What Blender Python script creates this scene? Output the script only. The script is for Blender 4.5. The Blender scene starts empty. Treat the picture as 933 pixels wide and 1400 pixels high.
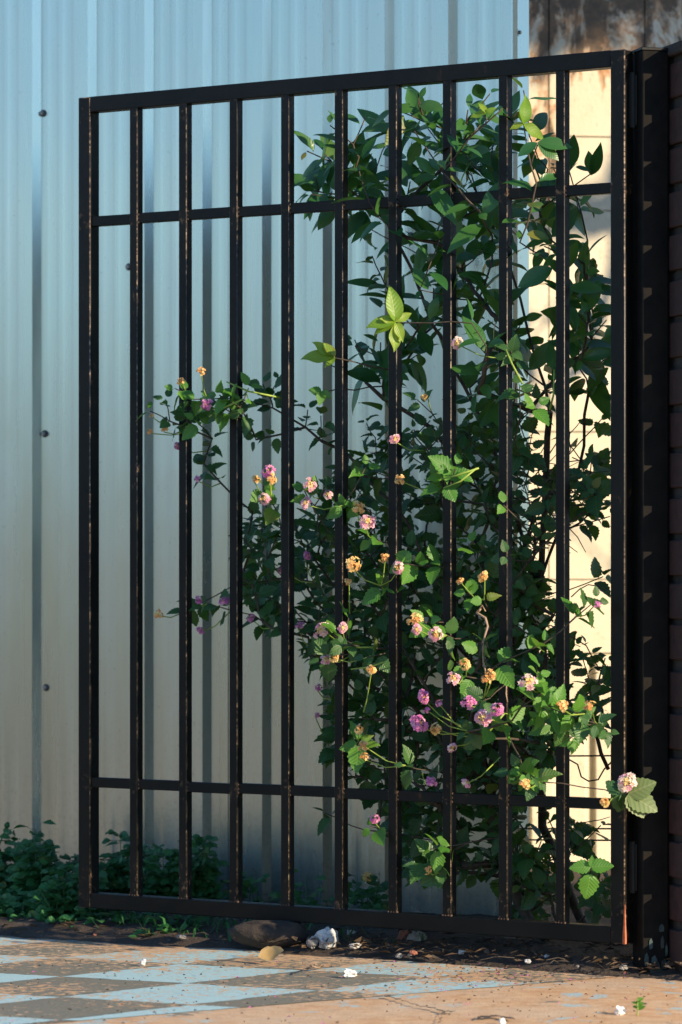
import bpy, math, random
import numpy as np
from mathutils import Vector, Matrix, noise as mnoise

# ------------------------------------------------------------------ camera, sky, sun, exposure
scene = bpy.context.scene
col = scene.collection
R = math.radians
F = 5250.0            # focal length in photo pixels (135 mm on a 36 mm tall sensor, 1400 px)
HC = 0.79             # camera height
cam_d = bpy.data.cameras.new('camera')
cam_d.sensor_fit = 'VERTICAL'; cam_d.sensor_height = 36.0; cam_d.lens = 135.0
cam_d.shift_y = 65.0 / 1400.0
cam_d.clip_start = 0.1; cam_d.clip_end = 2000
cam_d.dof.use_dof = True; cam_d.dof.focus_distance = 7.55; cam_d.dof.aperture_fstop = 5.6
cam = bpy.data.objects.new('camera', cam_d); col.objects.link(cam)
cam.location = (0, 0, HC); cam.rotation_euler = (R(90), 0, 0)
scene.camera = cam

GA = math.atan2(0.774, 1.094)                     # the gate's turn away from the picture plane
U = Vector((-math.cos(GA), math.sin(GA), 0))      # along the gate, hinge to free end
N = Vector((-math.sin(GA), -math.cos(GA), 0))     # the gate's front normal
G0 = Vector((0.547, 7.3, 0))

SUN_EL = R(21); SUN_OFF = R(2.2)                  # the sun skims the gate, a hair in front of it
to_sun_h = (-U * math.cos(SUN_OFF) + N * math.sin(SUN_OFF)).normalized()
to_sun = Vector((to_sun_h.x * math.cos(SUN_EL), to_sun_h.y * math.cos(SUN_EL), math.sin(SUN_EL)))
sun_d = bpy.data.lights.new('sun', 'SUN'); sun_d.energy = 5.0; sun_d.angle = R(0.5); sun_d.color = (1.0, 0.80, 0.55)
sun = bpy.data.objects.new('sun', sun_d); col.objects.link(sun)
sun.rotation_euler = to_sun.to_track_quat('Z', 'Y').to_euler(); sun.location = (6, 0, 5)

world = bpy.data.worlds.new('World'); scene.world = world; world.use_nodes = True
wn = world.node_tree.nodes; wl = world.node_tree.links; wn.clear()
sky = wn.new('ShaderNodeTexSky'); sky.sky_type = 'NISHITA'; sky.sun_disc = False
sky.sun_elevation = SUN_EL; sky.sun_rotation = math.atan2(to_sun.x, to_sun.y)
sky.air_density = 1.0; sky.dust_density = 0.0; sky.ozone_density = 5.0
bg = wn.new('ShaderNodeBackground'); bg.inputs['Strength'].default_value = 0.15
wo = wn.new('ShaderNodeOutputWorld'); wl.new(sky.outputs[0], bg.inputs[0]); wl.new(bg.outputs[0], wo.inputs[0])

scene.view_settings.view_transform = 'Standard'; scene.view_settings.look = 'None'
scene.view_settings.exposure = 0.7; scene.view_settings.gamma = 1.0
scene.view_settings.use_curve_mapping = False
scene.render.engine = 'CYCLES'
scene.cycles.max_bounces = 8

rng = random.Random(11)

# ------------------------------------------------------------------ coordinates
def on_gate(s, off, z):
    p = G0 + U * s + N * off
    return Vector((p.x, p.y, z))
def at(px, py, off=0.0):
    """point seen at photo pixel (px,py), lying 'off' metres in front of the gate's plane"""
    d = Vector(((px - 466.5) / F, 1.0, -(py - 765.0) / F))
    c = Vector((0, 0, HC))
    t = (off + N.dot(G0)) / N.dot(d)
    return c + d * t
def on_ground(px, py, z=0.0):
    t = (HC - z) * F / (py - 765.0)
    return Vector(((px - 466.5) / F * t, t, z))
def gate_s(p): return (p - G0).dot(U)

# ------------------------------------------------------------------ mesh helper
class MB:
    def __init__(s): s.v = []; s.f = []; s.m = []; s.uv = None
    def add(s, vs, fs, mi=0):
        b = len(s.v); s.v += [tuple(v) for v in vs]
        for f in fs: s.f.append(tuple(i + b for i in f)); s.m.append(mi)
    def box(s, o, a, b, c, mi=0):
        """corner o and three edge vectors"""
        o, a, b, c = map(Vector, (o, a, b, c))
        if a.cross(b).dot(c) < 0: a, b = b, a
        vs = [o, o + a, o + a + b, o + b, o + c, o + a + c, o + a + b + c, o + b + c]
        s.add(vs, [(0, 3, 2, 1), (4, 5, 6, 7), (0, 1, 5, 4), (1, 2, 6, 5), (2, 3, 7, 6), (3, 0, 4, 7)], mi)
    def bar(s, p, q, w, d, side, mi=0):
        """box from p to q, w wide along side, d deep along the third axis, centred"""
        p, q, side = Vector(p), Vector(q), Vector(side).normalized()
        ax = (q - p); th = ax.normalized().cross(side).normalized()
        s.box(p - side * w / 2 - th * d / 2, ax, side * w, th * d, mi)
    def tube(s, pts, rad, n=6, mi=0, cap=True):
        pts = [Vector(p) for p in pts]
        if not isinstance(rad, (list, tuple)): rad = [rad] * len(pts)
        prev = None; b = len(s.v)
        for i, p in enumerate(pts):
            t = (pts[min(i + 1, len(pts) - 1)] - pts[max(i - 1, 0)])
            t = t.normalized() if t.length > 1e-9 else Vector((0, 0, 1))
            if prev is None:
                a = t.orthogonal().normalized()
            else:
                a = (prev - t * prev.dot(t))
                a = a.normalized() if a.length > 1e-6 else t.orthogonal().normalized()
            prev = a; c = t.cross(a)
            for k in range(n):
                an = 2 * math.pi * k / n
                s.v.append(tuple(p + (a * math.cos(an) + c * math.sin(an)) * rad[i]))
        for i in range(len(pts) - 1):
            for k in range(n):
                k2 = (k + 1) % n
                s.f.append((b + i * n + k, b + i * n + k2, b + (i + 1) * n + k2, b + (i + 1) * n + k)); s.m.append(mi)
        if cap:
            s.f.append(tuple(b + k for k in reversed(range(n)))); s.m.append(mi)
            e = b + (len(pts) - 1) * n
            s.f.append(tuple(e + k for k in range(n))); s.m.append(mi)
    def mesh(s, name, mats, smooth=False):
        me = bpy.data.meshes.new(name)
        me.from_pydata(s.v, [], s.f)
        for m in mats: me.materials.append(m)
        if len(mats) > 1: me.polygons.foreach_set('material_index', s.m)
        if smooth: me.polygons.foreach_set('use_smooth', [True] * len(s.f))
        me.update(); return me
    def build(s, name, mats, parent=None, smooth=False, bevel=0, segs=2):
        if not isinstance(mats, (list, tuple)): mats = [mats]
        o = link(name, s.mesh(name, mats, smooth), parent)
        if bevel:
            md = o.modifiers.new('bevel', 'BEVEL'); md.width = bevel; md.segments = segs
            md.limit_method = 'ANGLE'; md.angle_limit = R(40); md.harden_normals = False
            o.data.polygons.foreach_set('use_smooth', [True] * len(o.data.polygons))
            try:
                o.data.set_sharp_from_angle(angle=R(50))
            except Exception: pass
        return o
def link(name, data, parent=None):
    o = bpy.data.objects.new(name, data); col.objects.link(o)
    if parent is not None: o.parent = parent
    return o
def empty(name, loc=(0, 0, 0)):
    o = link(name, None); o.location = loc; o.empty_display_size = 0.1
    bpy.context.view_layer.update()
    return o
def tag(o, label=None, cat=None, group=None, kind=None):
    if label: o['label'] = label
    if cat: o['category'] = cat
    if group: o['group'] = group
    if kind: o['kind'] = kind
    return o
# every thing's Empty stays at the origin of its own base; parts keep world coordinates
def keep(o, root):
    o.parent = root; o.matrix_parent_inverse = Matrix.Translation(-Vector(root.location)); return o

# ------------------------------------------------------------------ materials
class NT:
    def __init__(s, name):
        s.mat = bpy.data.materials.new(name); s.mat.use_nodes = True
        s.n = s.mat.node_tree.nodes; s.l = s.mat.node_tree.links
        s.p = s.n['Principled BSDF']; s.out = s.n['Material Output']
        s._tc = None
    def tc(s, which='Object'):
        if s._tc is None: s._tc = s.n.new('ShaderNodeTexCoord')
        return s._tc.outputs[which]
    def pos(s): 
        g = s.n.new('ShaderNodeNewGeometry'); return g.outputs['Position']
    def mapping(s, vec, scale=(1, 1, 1), rot=(0, 0, 0)):
        m = s.n.new('ShaderNodeMapping'); m.inputs['Scale'].default_value = scale; m.inputs['Rotation'].default_value = rot
        s.l.new(vec, m.inputs['Vector']); return m.outputs[0]
    def noise(s, vec, scale, detail=4, rough=0.55, dist=0.0):
        t = s.n.new('ShaderNodeTexNoise'); t.inputs['Scale'].default_value = scale; t.inputs['Detail'].default_value = detail
        t.inputs['Roughness'].default_value = rough; t.inputs['Distortion'].default_value = dist
        s.l.new(vec, t.inputs['Vector']); return t.outputs['Fac']
    def voro(s, vec, scale, feature='F1', out='Distance'):
        t = s.n.new('ShaderNodeTexVoronoi'); t.feature = feature; t.inputs['Scale'].default_value = scale
        s.l.new(vec, t.inputs['Vector']); return t.outputs[out]
    def ramp(s, fac, stops, interp='LINEAR'):
        r = s.n.new('ShaderNodeValToRGB'); r.color_ramp.interpolation = interp
        e = r.color_ramp.elements
        while len(e) > 1: e.remove(e[-1])
        for i, (p, c) in enumerate(stops):
            if not isinstance(c, (tuple, list)): c = (c, c, c)
            el = e[0] if i == 0 else e.new(p)
            el.position = p; el.color = (c[0], c[1], c[2], 1)
        s.l.new(fac, r.inputs[0]); return r.outputs[0]
    def mix(s, fac, a, b, mode='MIX'):
        m = s.n.new('ShaderNodeMix'); m.data_type = 'RGBA'; m.blend_type = mode
        for sock, v in ((m.inputs[0], fac), (m.inputs[6], a), (m.inputs[7], b)):
            if isinstance(v, (int, float)): sock.default_value = v
            elif isinstance(v, (tuple, list)): sock.default_value = (v[0], v[1], v[2], 1)
            else: s.l.new(v, sock)
        return m.outputs[2]
    def math(s, op, a, b=0.0, c=None, clamp=False):
        m = s.n.new('ShaderNodeMath'); m.operation = op; m.use_clamp = clamp
        for sock, v in zip(m.inputs, (a, b, c)):
            if v is None: continue
            if isinstance(v, (int, float)): sock.default_value = v
            else: s.l.new(v, sock)
        return m.outputs[0]
    def sep(s, vec):
        x = s.n.new('ShaderNodeSeparateXYZ'); s.l.new(vec, x.inputs[0]); return x.outputs
    def bump(s, h, strength=0.4, dist=0.01, normal=None):
        b = s.n.new('ShaderNodeBump'); b.inputs['Strength'].default_value = strength; b.inputs['Distance'].default_value = dist
        s.l.new(h, b.inputs['Height'])
        if normal is not None: s.l.new(normal, b.inputs['Normal'])
        s.l.new(b.outputs[0], s.p.inputs['Normal']); return b.outputs[0]
    def set(s, **kw):
        names = {'color': 'Base Color', 'rough': 'Roughness', 'metal': 'Metallic', 'spec': 'Specular IOR Level'}
        for k, v in kw.items():
            sock = s.p.inputs[names[k]]
            if isinstance(v, (int, float)): sock.default_value = v
            elif isinstance(v, (tuple, list)): sock.default_value = (v[0], v[1], v[2], 1)
            else: s.l.new(v, sock)
        return s
M = {}

def black_paint():
    t = NT('black_gloss_paint'); v = t.pos()
    n1 = t.noise(v, 9, 5, 0.6); n2 = t.noise(v, 160, 3, 0.6); n3 = t.noise(t.mapping(v, (60, 60, 8)), 1, 4)
    base = t.ramp(n1, [(0.35, (0.005, 0.0055, 0.005)), (0.7, (0.011, 0.0105, 0.009))])
    rust = t.ramp(n2, [(0.4, (0.10, 0.035, 0.015)), (0.7, (0.22, 0.09, 0.04))])
    rm = t.math('MULTIPLY', t.ramp(n1, [(0.60, 0.0), (0.70, 1.0)]), t.ramp(n3, [(0.52, 0.0), (0.62, 1.0)]))
    t.set(color=t.mix(t.math('MULTIPLY', rm, 0.75), base, rust), rough=t.ramp(n2, [(0.3, 0.36), (0.7, 0.52)]), spec=0.18)
    t.bump(n2, 0.12, 0.002)
    return t.mat
M['paint'] = black_paint()

def edge_worn():     # gate bars: black gloss with rusty chips
    t = NT('worn_black_paint'); v = t.pos()
    n1 = t.noise(v, 7, 5, 0.6); n2 = t.noise(t.mapping(v, (90, 90, 40)), 1, 4, 0.7); n3 = t.noise(v, 140, 3)
    base = t.ramp(n1, [(0.35, (0.005, 0.0055, 0.005)), (0.7, (0.011, 0.0105, 0.009))])
    rust = t.ramp(n3, [(0.35, (0.16, 0.06, 0.025)), (0.65, (0.42, 0.27, 0.16))])
    spot = t.math('MULTIPLY', t.ramp(n1, [(0.58, 0.0), (0.68, 1.0)]), t.ramp(n2, [(0.60, 0.0), (0.66, 1.0)]))
    z = t.sep(v)[2]; near = None
    for zc, wd in ((1.498, .03), (.323, .035), (.10, .06), (1.72, .03)):
        q = t.ramp(t.math('DIVIDE', t.math('ABSOLUTE', t.math('SUBTRACT', z, zc)), wd), [(0.25, 1.0), (1.0, 0.0)])
        near = q if near is None else t.math('MAXIMUM', near, q)
    jr = t.math('MULTIPLY', near, t.ramp(t.noise(v, 60, 4, 0.7), [(0.57, 0.0), (0.66, 0.7)]))
    spot = t.math('MAXIMUM', spot, jr)
    t.set(color=t.mix(t.math('MULTIPLY', spot, 0.55), base, rust), rough=t.ramp(n3, [(0.3, 0.34), (0.7, 0.52)]), spec=0.18)
    t.bump(n3, 0.12, 0.002)
    return t.mat
M['worn'] = edge_worn()
def edge_bare():     # arrises rubbed to brown primer and bare steel, in dashes, pale to stand in for sun glint
    t = NT('rubbed_glint_edge'); v = t.pos()
    n1 = t.noise(t.mapping(v, (3, 3, 5)), 1, 4, 0.6); n2 = t.noise(t.mapping(v, (30, 30, 120)), 1, 3, 0.7)
    m = t.math('MULTIPLY', t.ramp(n1, [(0.40, 0.05), (0.66, 0.9)]), t.ramp(n2, [(0.45, 0.08), (0.60, 1.0)]))
    t.set(color=t.mix(m, (0.010, 0.009, 0.008), t.ramp(n2, [(0.4, (0.24, 0.13, 0.07)), (0.7, (0.50, 0.38, 0.26))])), rough=0.4, spec=0.5)
    return t.mat
M['edge'] = edge_bare()

def simple(name, c0, c1, scale=20, rough=0.7, bump=0.3, bd=0.004, metal=0.0, detail=5):
    t = NT(name); v = t.pos(); n = t.noise(v, scale, detail, 0.6)
    t.set(color=t.ramp(n, [(0.3, c0), (0.7, c1)]), rough=rough, metal=metal)
    if bump: t.bump(n, bump, bd)
    return t.mat
M['rust'] = simple('orange_rust', (0.30, 0.07, 0.025), (0.60, 0.20, 0.09), 90, 0.85)
M['weld'] = simple('weld_bead', (0.03, 0.02, 0.015), (0.14, 0.075, 0.04), 120, 0.7)
M['post_base'] = simple('flaking_green_paint', (0.015, 0.018, 0.018), (0.055, 0.11, 0.10), 45, 0.8)
M['bark'] = simple('brown_twig_bark', (0.035, 0.024, 0.016), (0.10, 0.075, 0.05), 60, 0.85)
M['drytwig'] = simple('dry_pale_twig', (0.22, 0.14, 0.09), (0.45, 0.32, 0.22), 70, 0.85)
M['greenstem'] = simple('young_green_stem', (0.16, 0.26, 0.03), (0.30, 0.40, 0.06), 40, 0.5, 0.1)
M['stone_white'] = simple('pale_stone', (0.34, 0.35, 0.35), (0.58, 0.58, 0.56), 30, 0.8)
M['stone_grey'] = simple('grey_stone', (0.14, 0.13, 0.12), (0.34, 0.33, 0.31), 40, 0.85)
M['stone_dark'] = simple('dark_brown_rock', (0.016, 0.012, 0.010), (0.045, 0.034, 0.027), 25, 0.9, 0.9, 0.012)
M['brickchip'] = simple('brick_chip', (0.24, 0.08, 0.05), (0.40, 0.17, 0.11), 40, 0.9)
M['dryleaf'] = simple('dry_brown_leaf', (0.045, 0.028, 0.016), (0.13, 0.08, 0.042), 30, 0.8)
M['yellowleaf'] = simple('yellowed_leaf', (0.30, 0.19, 0.07), (0.46, 0.32, 0.13), 40, 0.6)
M['whitepetal'] = simple('white_petal', (0.74, 0.72, 0.66), (0.85, 0.83, 0.78), 60, 0.6, 0.1)
M['mortar'] = simple('beige_plaster', (0.70, 0.63, 0.49), (0.80, 0.73, 0.58), 60, 0.95, 0.5)
M['brownwall'] = simple('brown_wall_render', (0.145, 0.125, 0.062), (0.23, 0.20, 0.105), 3, 0.95, 0.2)
M['joint'] = simple('dark_mortar', (0.03, 0.025, 0.022), (0.07, 0.06, 0.05), 60, 0.95, 0.5)

def sheet_metal():
    t = NT('galvanised_sheet'); v = t.pos(); z = t.sep(v)[2]
    n1 = t.noise(t.mapping(v, (6, 6, 0.5)), 1.6, 5, 0.55); n2 = t.noise(v, 110, 3, 0.6); n3 = t.noise(t.mapping(v, (40, 40, 3)), 1, 4)
    base = t.ramp(n1, [(0.3, (0.49, 0.55, 0.50)), (0.7, (0.56, 0.615, 0.565))])
    base = t.mix(t.math('MULTIPLY', t.ramp(n3, [(0.58, 0.0), (0.75, 1.0)]), 0.18), base, (0.40, 0.38, 0.34))
    spk = t.math('MULTIPLY', t.ramp(n2, [(0.64, 0.0), (0.70, 1.0)]), t.ramp(n1, [(0.45, 0.1), (0.62, 0.6)]))
    low = t.math('MULTIPLY', t.ramp(z, [(0.0, 1.0), (0.45, 0.0)]), t.ramp(n2, [(0.50, 0.0), (0.62, 1.0)]))
    base = t.mix(t.math('MAXIMUM', t.math('MULTIPLY', spk, 0.5), t.math('MULTIPLY', low, 0.22)), base, (0.16, 0.15, 0.14))
    t.set(color=base, metal=0.84, rough=t.ramp(n1, [(0.3, 0.25), (0.7, 0.31)]))
    h = t.noise(t.mapping(v, (5, 5, 1.2)), 2.2, 2, 0.5)
    t.bump(h, 0.20, 0.010)
    return t.mat
M['sheet'] = sheet_metal()
M['screw'] = simple('weathered_screw', (0.16, 0.15, 0.14), (0.34, 0.33, 0.31), 200, 0.5, 0.2, 0.001, 0.6)
M['washer'] = simple('rubber_washer', (0.03, 0.03, 0.03), (0.10, 0.10, 0.10), 200, 0.7)

def soil():
    t = NT('dark_soil'); v = t.pos()
    n1 = t.noise(v, 14, 6, 0.65); n2 = t.noise(v, 120, 4, 0.7)
    c = t.ramp(n1, [(0.3, (0.025, 0.017, 0.012)), (0.7, (0.085, 0.062, 0.045))])
    c = t.mix(t.ramp(n2, [(0.60, 0.0), (0.68, 0.6)]), c, (0.22, 0.18, 0.14))
    t.set(color=c, rough=0.95); t.bump(n2, 0.8, 0.008)
    return t.mat
M['soil'] = soil()

def concrete_color(t, v):
    n1 = t.noise(v, 3.2, 5, 0.6); n2 = t.noise(v, 26, 6, 0.7); n3 = t.noise(v, 150, 3, 0.65)
    c = t.ramp(n2, [(0.30, (0.44, 0.23, 0.11)), (0.55, (0.58, 0.37, 0.20)), (0.75, (0.68, 0.50, 0.32))])
    c = t.mix(t.ramp(n1, [(0.45, 0.0), (0.65, 0.6)]), c, (0.56, 0.45, 0.32))
    c = t.mix(t.ramp(n3, [(0.62, 0.0), (0.72, 0.45)]), c, (0.22, 0.14, 0.085))
    return c, n1, n2, n3
def pavement_mat():
    t = NT('worn_painted_concrete'); v = t.pos()
    c, n1, n2, n3 = concrete_color(t, v)
    q = t.noise(t.mapping(v, (1, 1.0, 1)), 5.5, 7, 0.72, 0.4)
    blue = t.ramp(n3, [(0.3, (0.28, 0.44, 0.47)), (0.7, (0.38, 0.54, 0.56))])
    c = t.mix(t.ramp(q, [(0.565, 0.0), (0.59, 0.85)]), c, blue)
    g = t.noise(v, 4.1, 6, 0.7, 0.3)
    c = t.mix(t.ramp(g, [(0.64, 0.0), (0.67, 0.8)]), c, (0.13, 0.13, 0.105))
    t.set(color=c, rough=0.9); t.bump(n3, 0.5, 0.004)
    return t.mat
def diamond_mat(name, c0, c1, lo, hi):
    t = NT(name); v = t.pos()
    c, n1, n2, n3 = concrete_color(t, v)
    p = t.ramp(n3, [(0.3, c0), (0.7, c1)])
    w = t.noise(v, 48, 6, 0.68, 0.3); w2 = t.noise(v, 3.5, 3, 0.5)
    k = t.math('ADD', w, t.math('MULTIPLY', t.math('SUBTRACT', w2, 0.5), 0.45))
    d = t.n.new('ShaderNodeVectorMath'); d.operation = 'DOT_PRODUCT'; t.l.new(v, d.inputs[0]); d.inputs[1].default_value = tuple(N)
    offv = t.math('SUBTRACT', d.outputs['Value'], N.dot(G0))
    k = t.math('ADD', k, t.math('MULTIPLY', t.ramp(offv, [(0.05, 1.0), (0.50, 0.0)]), 0.10))
    wear = t.ramp(k, [(lo, 0.0), (hi, 1.0)])
    t.set(color=t.mix(wear, p, c), rough=0.85); t.bump(t.math('SUBTRACT', n3, wear), 0.4, 0.003)
    return t.mat
M['pavement'] = pavement_mat()
M['blue_d'] = diamond_mat('pale_blue_floor_paint', (0.31, 0.50, 0.53), (0.41, 0.58, 0.59), 0.55, 0.60)
M['grey_d'] = diamond_mat('grey_green_floor_paint', (0.13, 0.13, 0.10), (0.20, 0.195, 0.15), 0.55, 0.60)

def ground_mat():
    t = NT('street_ground'); v = t.pos(); n = t.noise(v, 0.6, 6, 0.6); n2 = t.noise(v, 30, 4)
    c = t.ramp(n, [(0.3, (0.11, 0.086, 0.050)), (0.7, (0.17, 0.135, 0.08))])
    t.set(color=t.mix(0.3, c, t.ramp(n2, [(0.3, (0.05, 0.04, 0.03)), (0.7, (0.22, 0.17, 0.11))])), rough=0.95)
    return t.mat
M['ground'] = ground_mat()

def render_mat():      # the far rendered wall, stained with mould and rust near its top
    t = NT('cream_wall_render'); v = t.pos(); s = t.sep(v); z = s[2]
    n1 = t.noise(v, 2.4, 5, 0.6, 0.4); n2 = t.noise(t.mapping(v, (9, 9, 3.0)), 1.4, 6, 0.7, 0.5); n3 = t.noise(v, 45, 4, 0.65)
    c = t.ramp(n1, [(0.3, (0.62, 0.55, 0.40)), (0.7, (0.76, 0.70, 0.56))])
    c = t.mix(t.ramp(n3, [(0.58, 0.0), (0.70, 0.35)]), c, (0.45, 0.33, 0.2))
    up = t.ramp(t.math('ADD', z, t.math('MULTIPLY', n2, 0.55)), [(0.0, 0.0), (1.0, 1.0)])
    k = t.math('ADD', t.math('MULTIPLY', t.math('SUBTRACT', z, 1.92), 1.0), t.math('MULTIPLY', t.math('SUBTRACT', n2, 0.5), 2.6))
    c = t.mix(t.math('MULTIPLY', t.ramp(k, [(-0.0, 0.0), (0.04, 1.0)]), t.ramp(n3, [(0.4, 0.3), (0.6, 0.9)])), c, (0.46, 0.22, 0.09))
    mould = t.ramp(k, [(0.10, 0.0), (0.26, 0.92)])
    c = t.mix(mould, c, t.ramp(n3, [(0.3, (0.05, 0.036, 0.026)), (0.7, (0.19, 0.135, 0.09))]))
    dx = t.math('ABSOLUTE', t.math('SUBTRACT', t.math('ADD', s[0], t.math('MULTIPLY', n3, 0.03)), 0.80))
    rs = t.math('MULTIPLY', t.ramp(dx, [(0.012, 1.0), (0.035, 0.0)]), t.ramp(z, [(1.88, 0.0), (1.98, 1.0)]))
    rs = t.math('MULTIPLY', rs, t.ramp(n2, [(0.35, 0.2), (0.5, 1.0)]))
    c = t.mix(rs, c, (0.46, 0.10, 0.03))
    t.set(color=c, rough=0.92); t.bump(n3, 0.4, 0.004)
    return t.mat
M['render'] = render_mat()

def brick_mat(name='red_brown_brick'):
    t = NT(name); v = t.pos()
    oi = t.n.new('ShaderNodeObjectInfo').outputs['Random']; n = t.noise(v, 50, 5, 0.7)
    c = t.ramp(n, [(0.3, (0.024, 0.010, 0.008)), (0.7, (0.065, 0.026, 0.019))])
    c = t.mix(t.math('MULTIPLY', oi, 0.5), c, (0.04, 0.022, 0.018))
    t.set(color=c, rough=0.92); t.bump(n, 0.5, 0.004); return t.mat
M['brick'] = brick_mat()
M['matte'] = simple('dull_black_paint', (0.004, 0.0045, 0.004), (0.012, 0.010, 0.008), 30, 0.75, 0.3, 0.003)
M['matte'].node_tree.nodes['Principled BSDF'].inputs['Specular IOR Level'].default_value = 0.12
def leaf_mat(name, cols, trans, tcol, rough=0.4, vein=0.35, nveins=9, tilt=0.5, jitter=0.35, vb=0.35):
    """cols: dark and light blade colour. Veins follow the leaf's own UVs."""
    t = NT(name)
    oi = t.n.new('ShaderNodeObjectInfo').outputs['Random']; isl = t.n.new('ShaderNodeNewGeometry').outputs['Random Per Island']
    rnd = t.math('FRACT', t.math('ADD', oi, isl))
    uv = t.sep(t.tc('UV')); u = t.math('ABSOLUTE', t.math('SUBTRACT', uv[0], 0.5))
    ph = t.math('SUBTRACT', uv[1], t.math('MULTIPLY', u, tilt))
    w = t.math('SINE', t.math('MULTIPLY', ph, nveins * 2 * math.pi))
    n = t.noise(t.pos(), 55, 4, 0.6)
    c = t.mix(rnd, cols[0], cols[1])
    c = t.mix(t.math('MULTIPLY', n, jitter), c, cols[2])
    age = t.math('MULTIPLY', t.ramp(rnd, [(0.93, 0.0), (0.97, 0.75)]), t.ramp(t.noise(t.pos(), 25, 3), [(0.42, 0.15), (0.6, 1.0)]))
    c = t.mix(age, c, (0.22, 0.17, 0.035))
    lat = t.ramp(w, [(0.80, 0.0), (1.0, 0.55)]); mid = t.ramp(u, [(0.012, 1.0), (0.04, 0.0)])
    vm = t.math('MAXIMUM', lat, mid)
    c = t.mix(t.math('MULTIPLY', vm, vein), c, cols[3])
    t.set(color=c, rough=rough)
    t.bump(t.math('SUBTRACT', t.math('MULTIPLY', w, 0.5), t.math('MULTIPLY', mid, 1.0)), vb, 0.0016)
    tr = t.n.new('ShaderNodeBsdfTranslucent'); t.l.new(t.mix(rnd, tcol[0], tcol[1]), tr.inputs[0])
    ms = t.n.new('ShaderNodeMixShader'); ms.inputs[0].default_value = trans
    t.l.new(t.p.outputs[0], ms.inputs[1]); t.l.new(tr.outputs[0], ms.inputs[2]); t.l.new(ms.outputs[0], t.out.inputs[0])
    return t.mat
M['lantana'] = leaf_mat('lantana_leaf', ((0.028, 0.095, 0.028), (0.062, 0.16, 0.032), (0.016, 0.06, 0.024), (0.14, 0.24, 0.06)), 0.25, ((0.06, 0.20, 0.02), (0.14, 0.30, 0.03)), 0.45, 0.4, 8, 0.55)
M['glossy'] = leaf_mat('smooth_shrub_leaf', ((0.026, 0.115, 0.030), (0.075, 0.20, 0.036), (0.016, 0.065, 0.024), (0.12, 0.24, 0.07)), 0.25, ((0.05, 0.20, 0.02), (0.14, 0.32, 0.03)), 0.32, 0.15, 11, 0.4, vb=0.12)
M['young'] = leaf_mat('young_yellow_green_leaf', ((0.17, 0.34, 0.025), (0.34, 0.44, 0.040), (0.09, 0.24, 0.025), (0.40, 0.48, 0.10)), 0.4, ((0.34, 0.50, 0.03), (0.55, 0.60, 0.05)), 0.42, 0.30, 9, 0.5, jitter=0.7, vb=0.22)
M['bright'] = leaf_mat('sunlit_tone_lantana_leaf', ((0.055, 0.20, 0.025), (0.12, 0.30, 0.030), (0.035, 0.14, 0.025), (0.20, 0.36, 0.08)), 0.34, ((0.14, 0.34, 0.03), (0.24, 0.42, 0.05)), 0.42, 0.45, 8, 0.55)  # the lantana leaf again, with sunlight put into a brighter colour
M['big'] = leaf_mat('broad_olive_leaf', ((0.13, 0.19, 0.055), (0.19, 0.25, 0.08), (0.10, 0.15, 0.05), (0.34, 0.38, 0.18)), 0.25, ((0.2, 0.30, 0.04), (0.3, 0.36, 0.06)), 0.5, 0.45, 6, 0.6, vb=0.15)
M['weed'] = leaf_mat('weed_leaf', ((0.030, 0.15, 0.040), (0.07, 0.22, 0.055), (0.02, 0.09, 0.03), (0.08, 0.2, 0.07)), 0.25, ((0.04, 0.2, 0.04), (0.08, 0.26, 0.05)), 0.5, 0.2, 4, 0.4)

def petal(name, a, b):
    t = NT(name); n = t.noise(t.pos(), 180, 2); t.set(color=t.ramp(n, [(0.35, a), (0.65, b)]), rough=0.6)
    tr = t.n.new('ShaderNodeBsdfTranslucent'); tr.inputs[0].default_value = (*b, 1)
    ms = t.n.new('ShaderNodeMixShader'); ms.inputs[0].default_value = 0.25
    t.l.new(t.p.outputs[0], ms.inputs[1]); t.l.new(tr.outputs[0], ms.inputs[2]); t.l.new(ms.outputs[0], t.out.inputs[0]); return t.mat
M['pink'] = petal('pink_petal', (0.70, 0.26, 0.42), (0.84, 0.50, 0.58))
M['magenta'] = petal('magenta_petal', (0.52, 0.10, 0.36), (0.74, 0.28, 0.54))
M['yellow'] = petal('yellow_petal', (0.80, 0.50, 0.14), (0.86, 0.68, 0.32))
M['orange'] = petal('orange_petal', (0.74, 0.30, 0.08), (0.84, 0.48, 0.18))
M['blush'] = petal('blush_petal', (0.80, 0.56, 0.50), (0.86, 0.74, 0.64))

# ------------------------------------------------------------------ ground and pavement
g = MB(); g.add([(-300, -300, -0.06), (300, -300, -0.06), (300, 300, -0.06), (-300, 300, -0.06)], [(0, 1, 2, 3)])
tag(g.build('ground', M['ground']), kind='structure')

EDGE_OFF = 0.015                    # the pavement's back edge runs along the gate
pv = empty('pavement', (0, 0, 0)); tag(pv, kind='structure')
a = on_gate(3.2, EDGE_OFF, 0); b = on_gate(-3.0, EDGE_OFF, 0)
m = MB(); top = [a, b, b + N * 2.0, a + N * 2.0]
nx, ny = 110, 80; vs = []
for j in range(ny + 1):
    for i in range(nx + 1):
        p = a + (b - a) * (i / nx) + N * (2.0 * (j / ny) ** 1.4)
        p.z = 0.0
        vs.append(p)
fs = [(j * (nx + 1) + i, j * (nx + 1) + i + 1, (j + 1) * (nx + 1) + i + 1, (j + 1) * (nx + 1) + i) for j in range(ny) for i in range(nx)]
m.add(vs, [f[::-1] for f in fs])
o = m.build('concrete_slab', M['pavement'], pv, smooth=True)
o2 = MB(); o2.box(Vector((a.x, a.y, -0.12)), b - a, N * 2.0, Vector((0, 0, 0.112))); o2.build('slab_edge', M['pavement'], pv)

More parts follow.
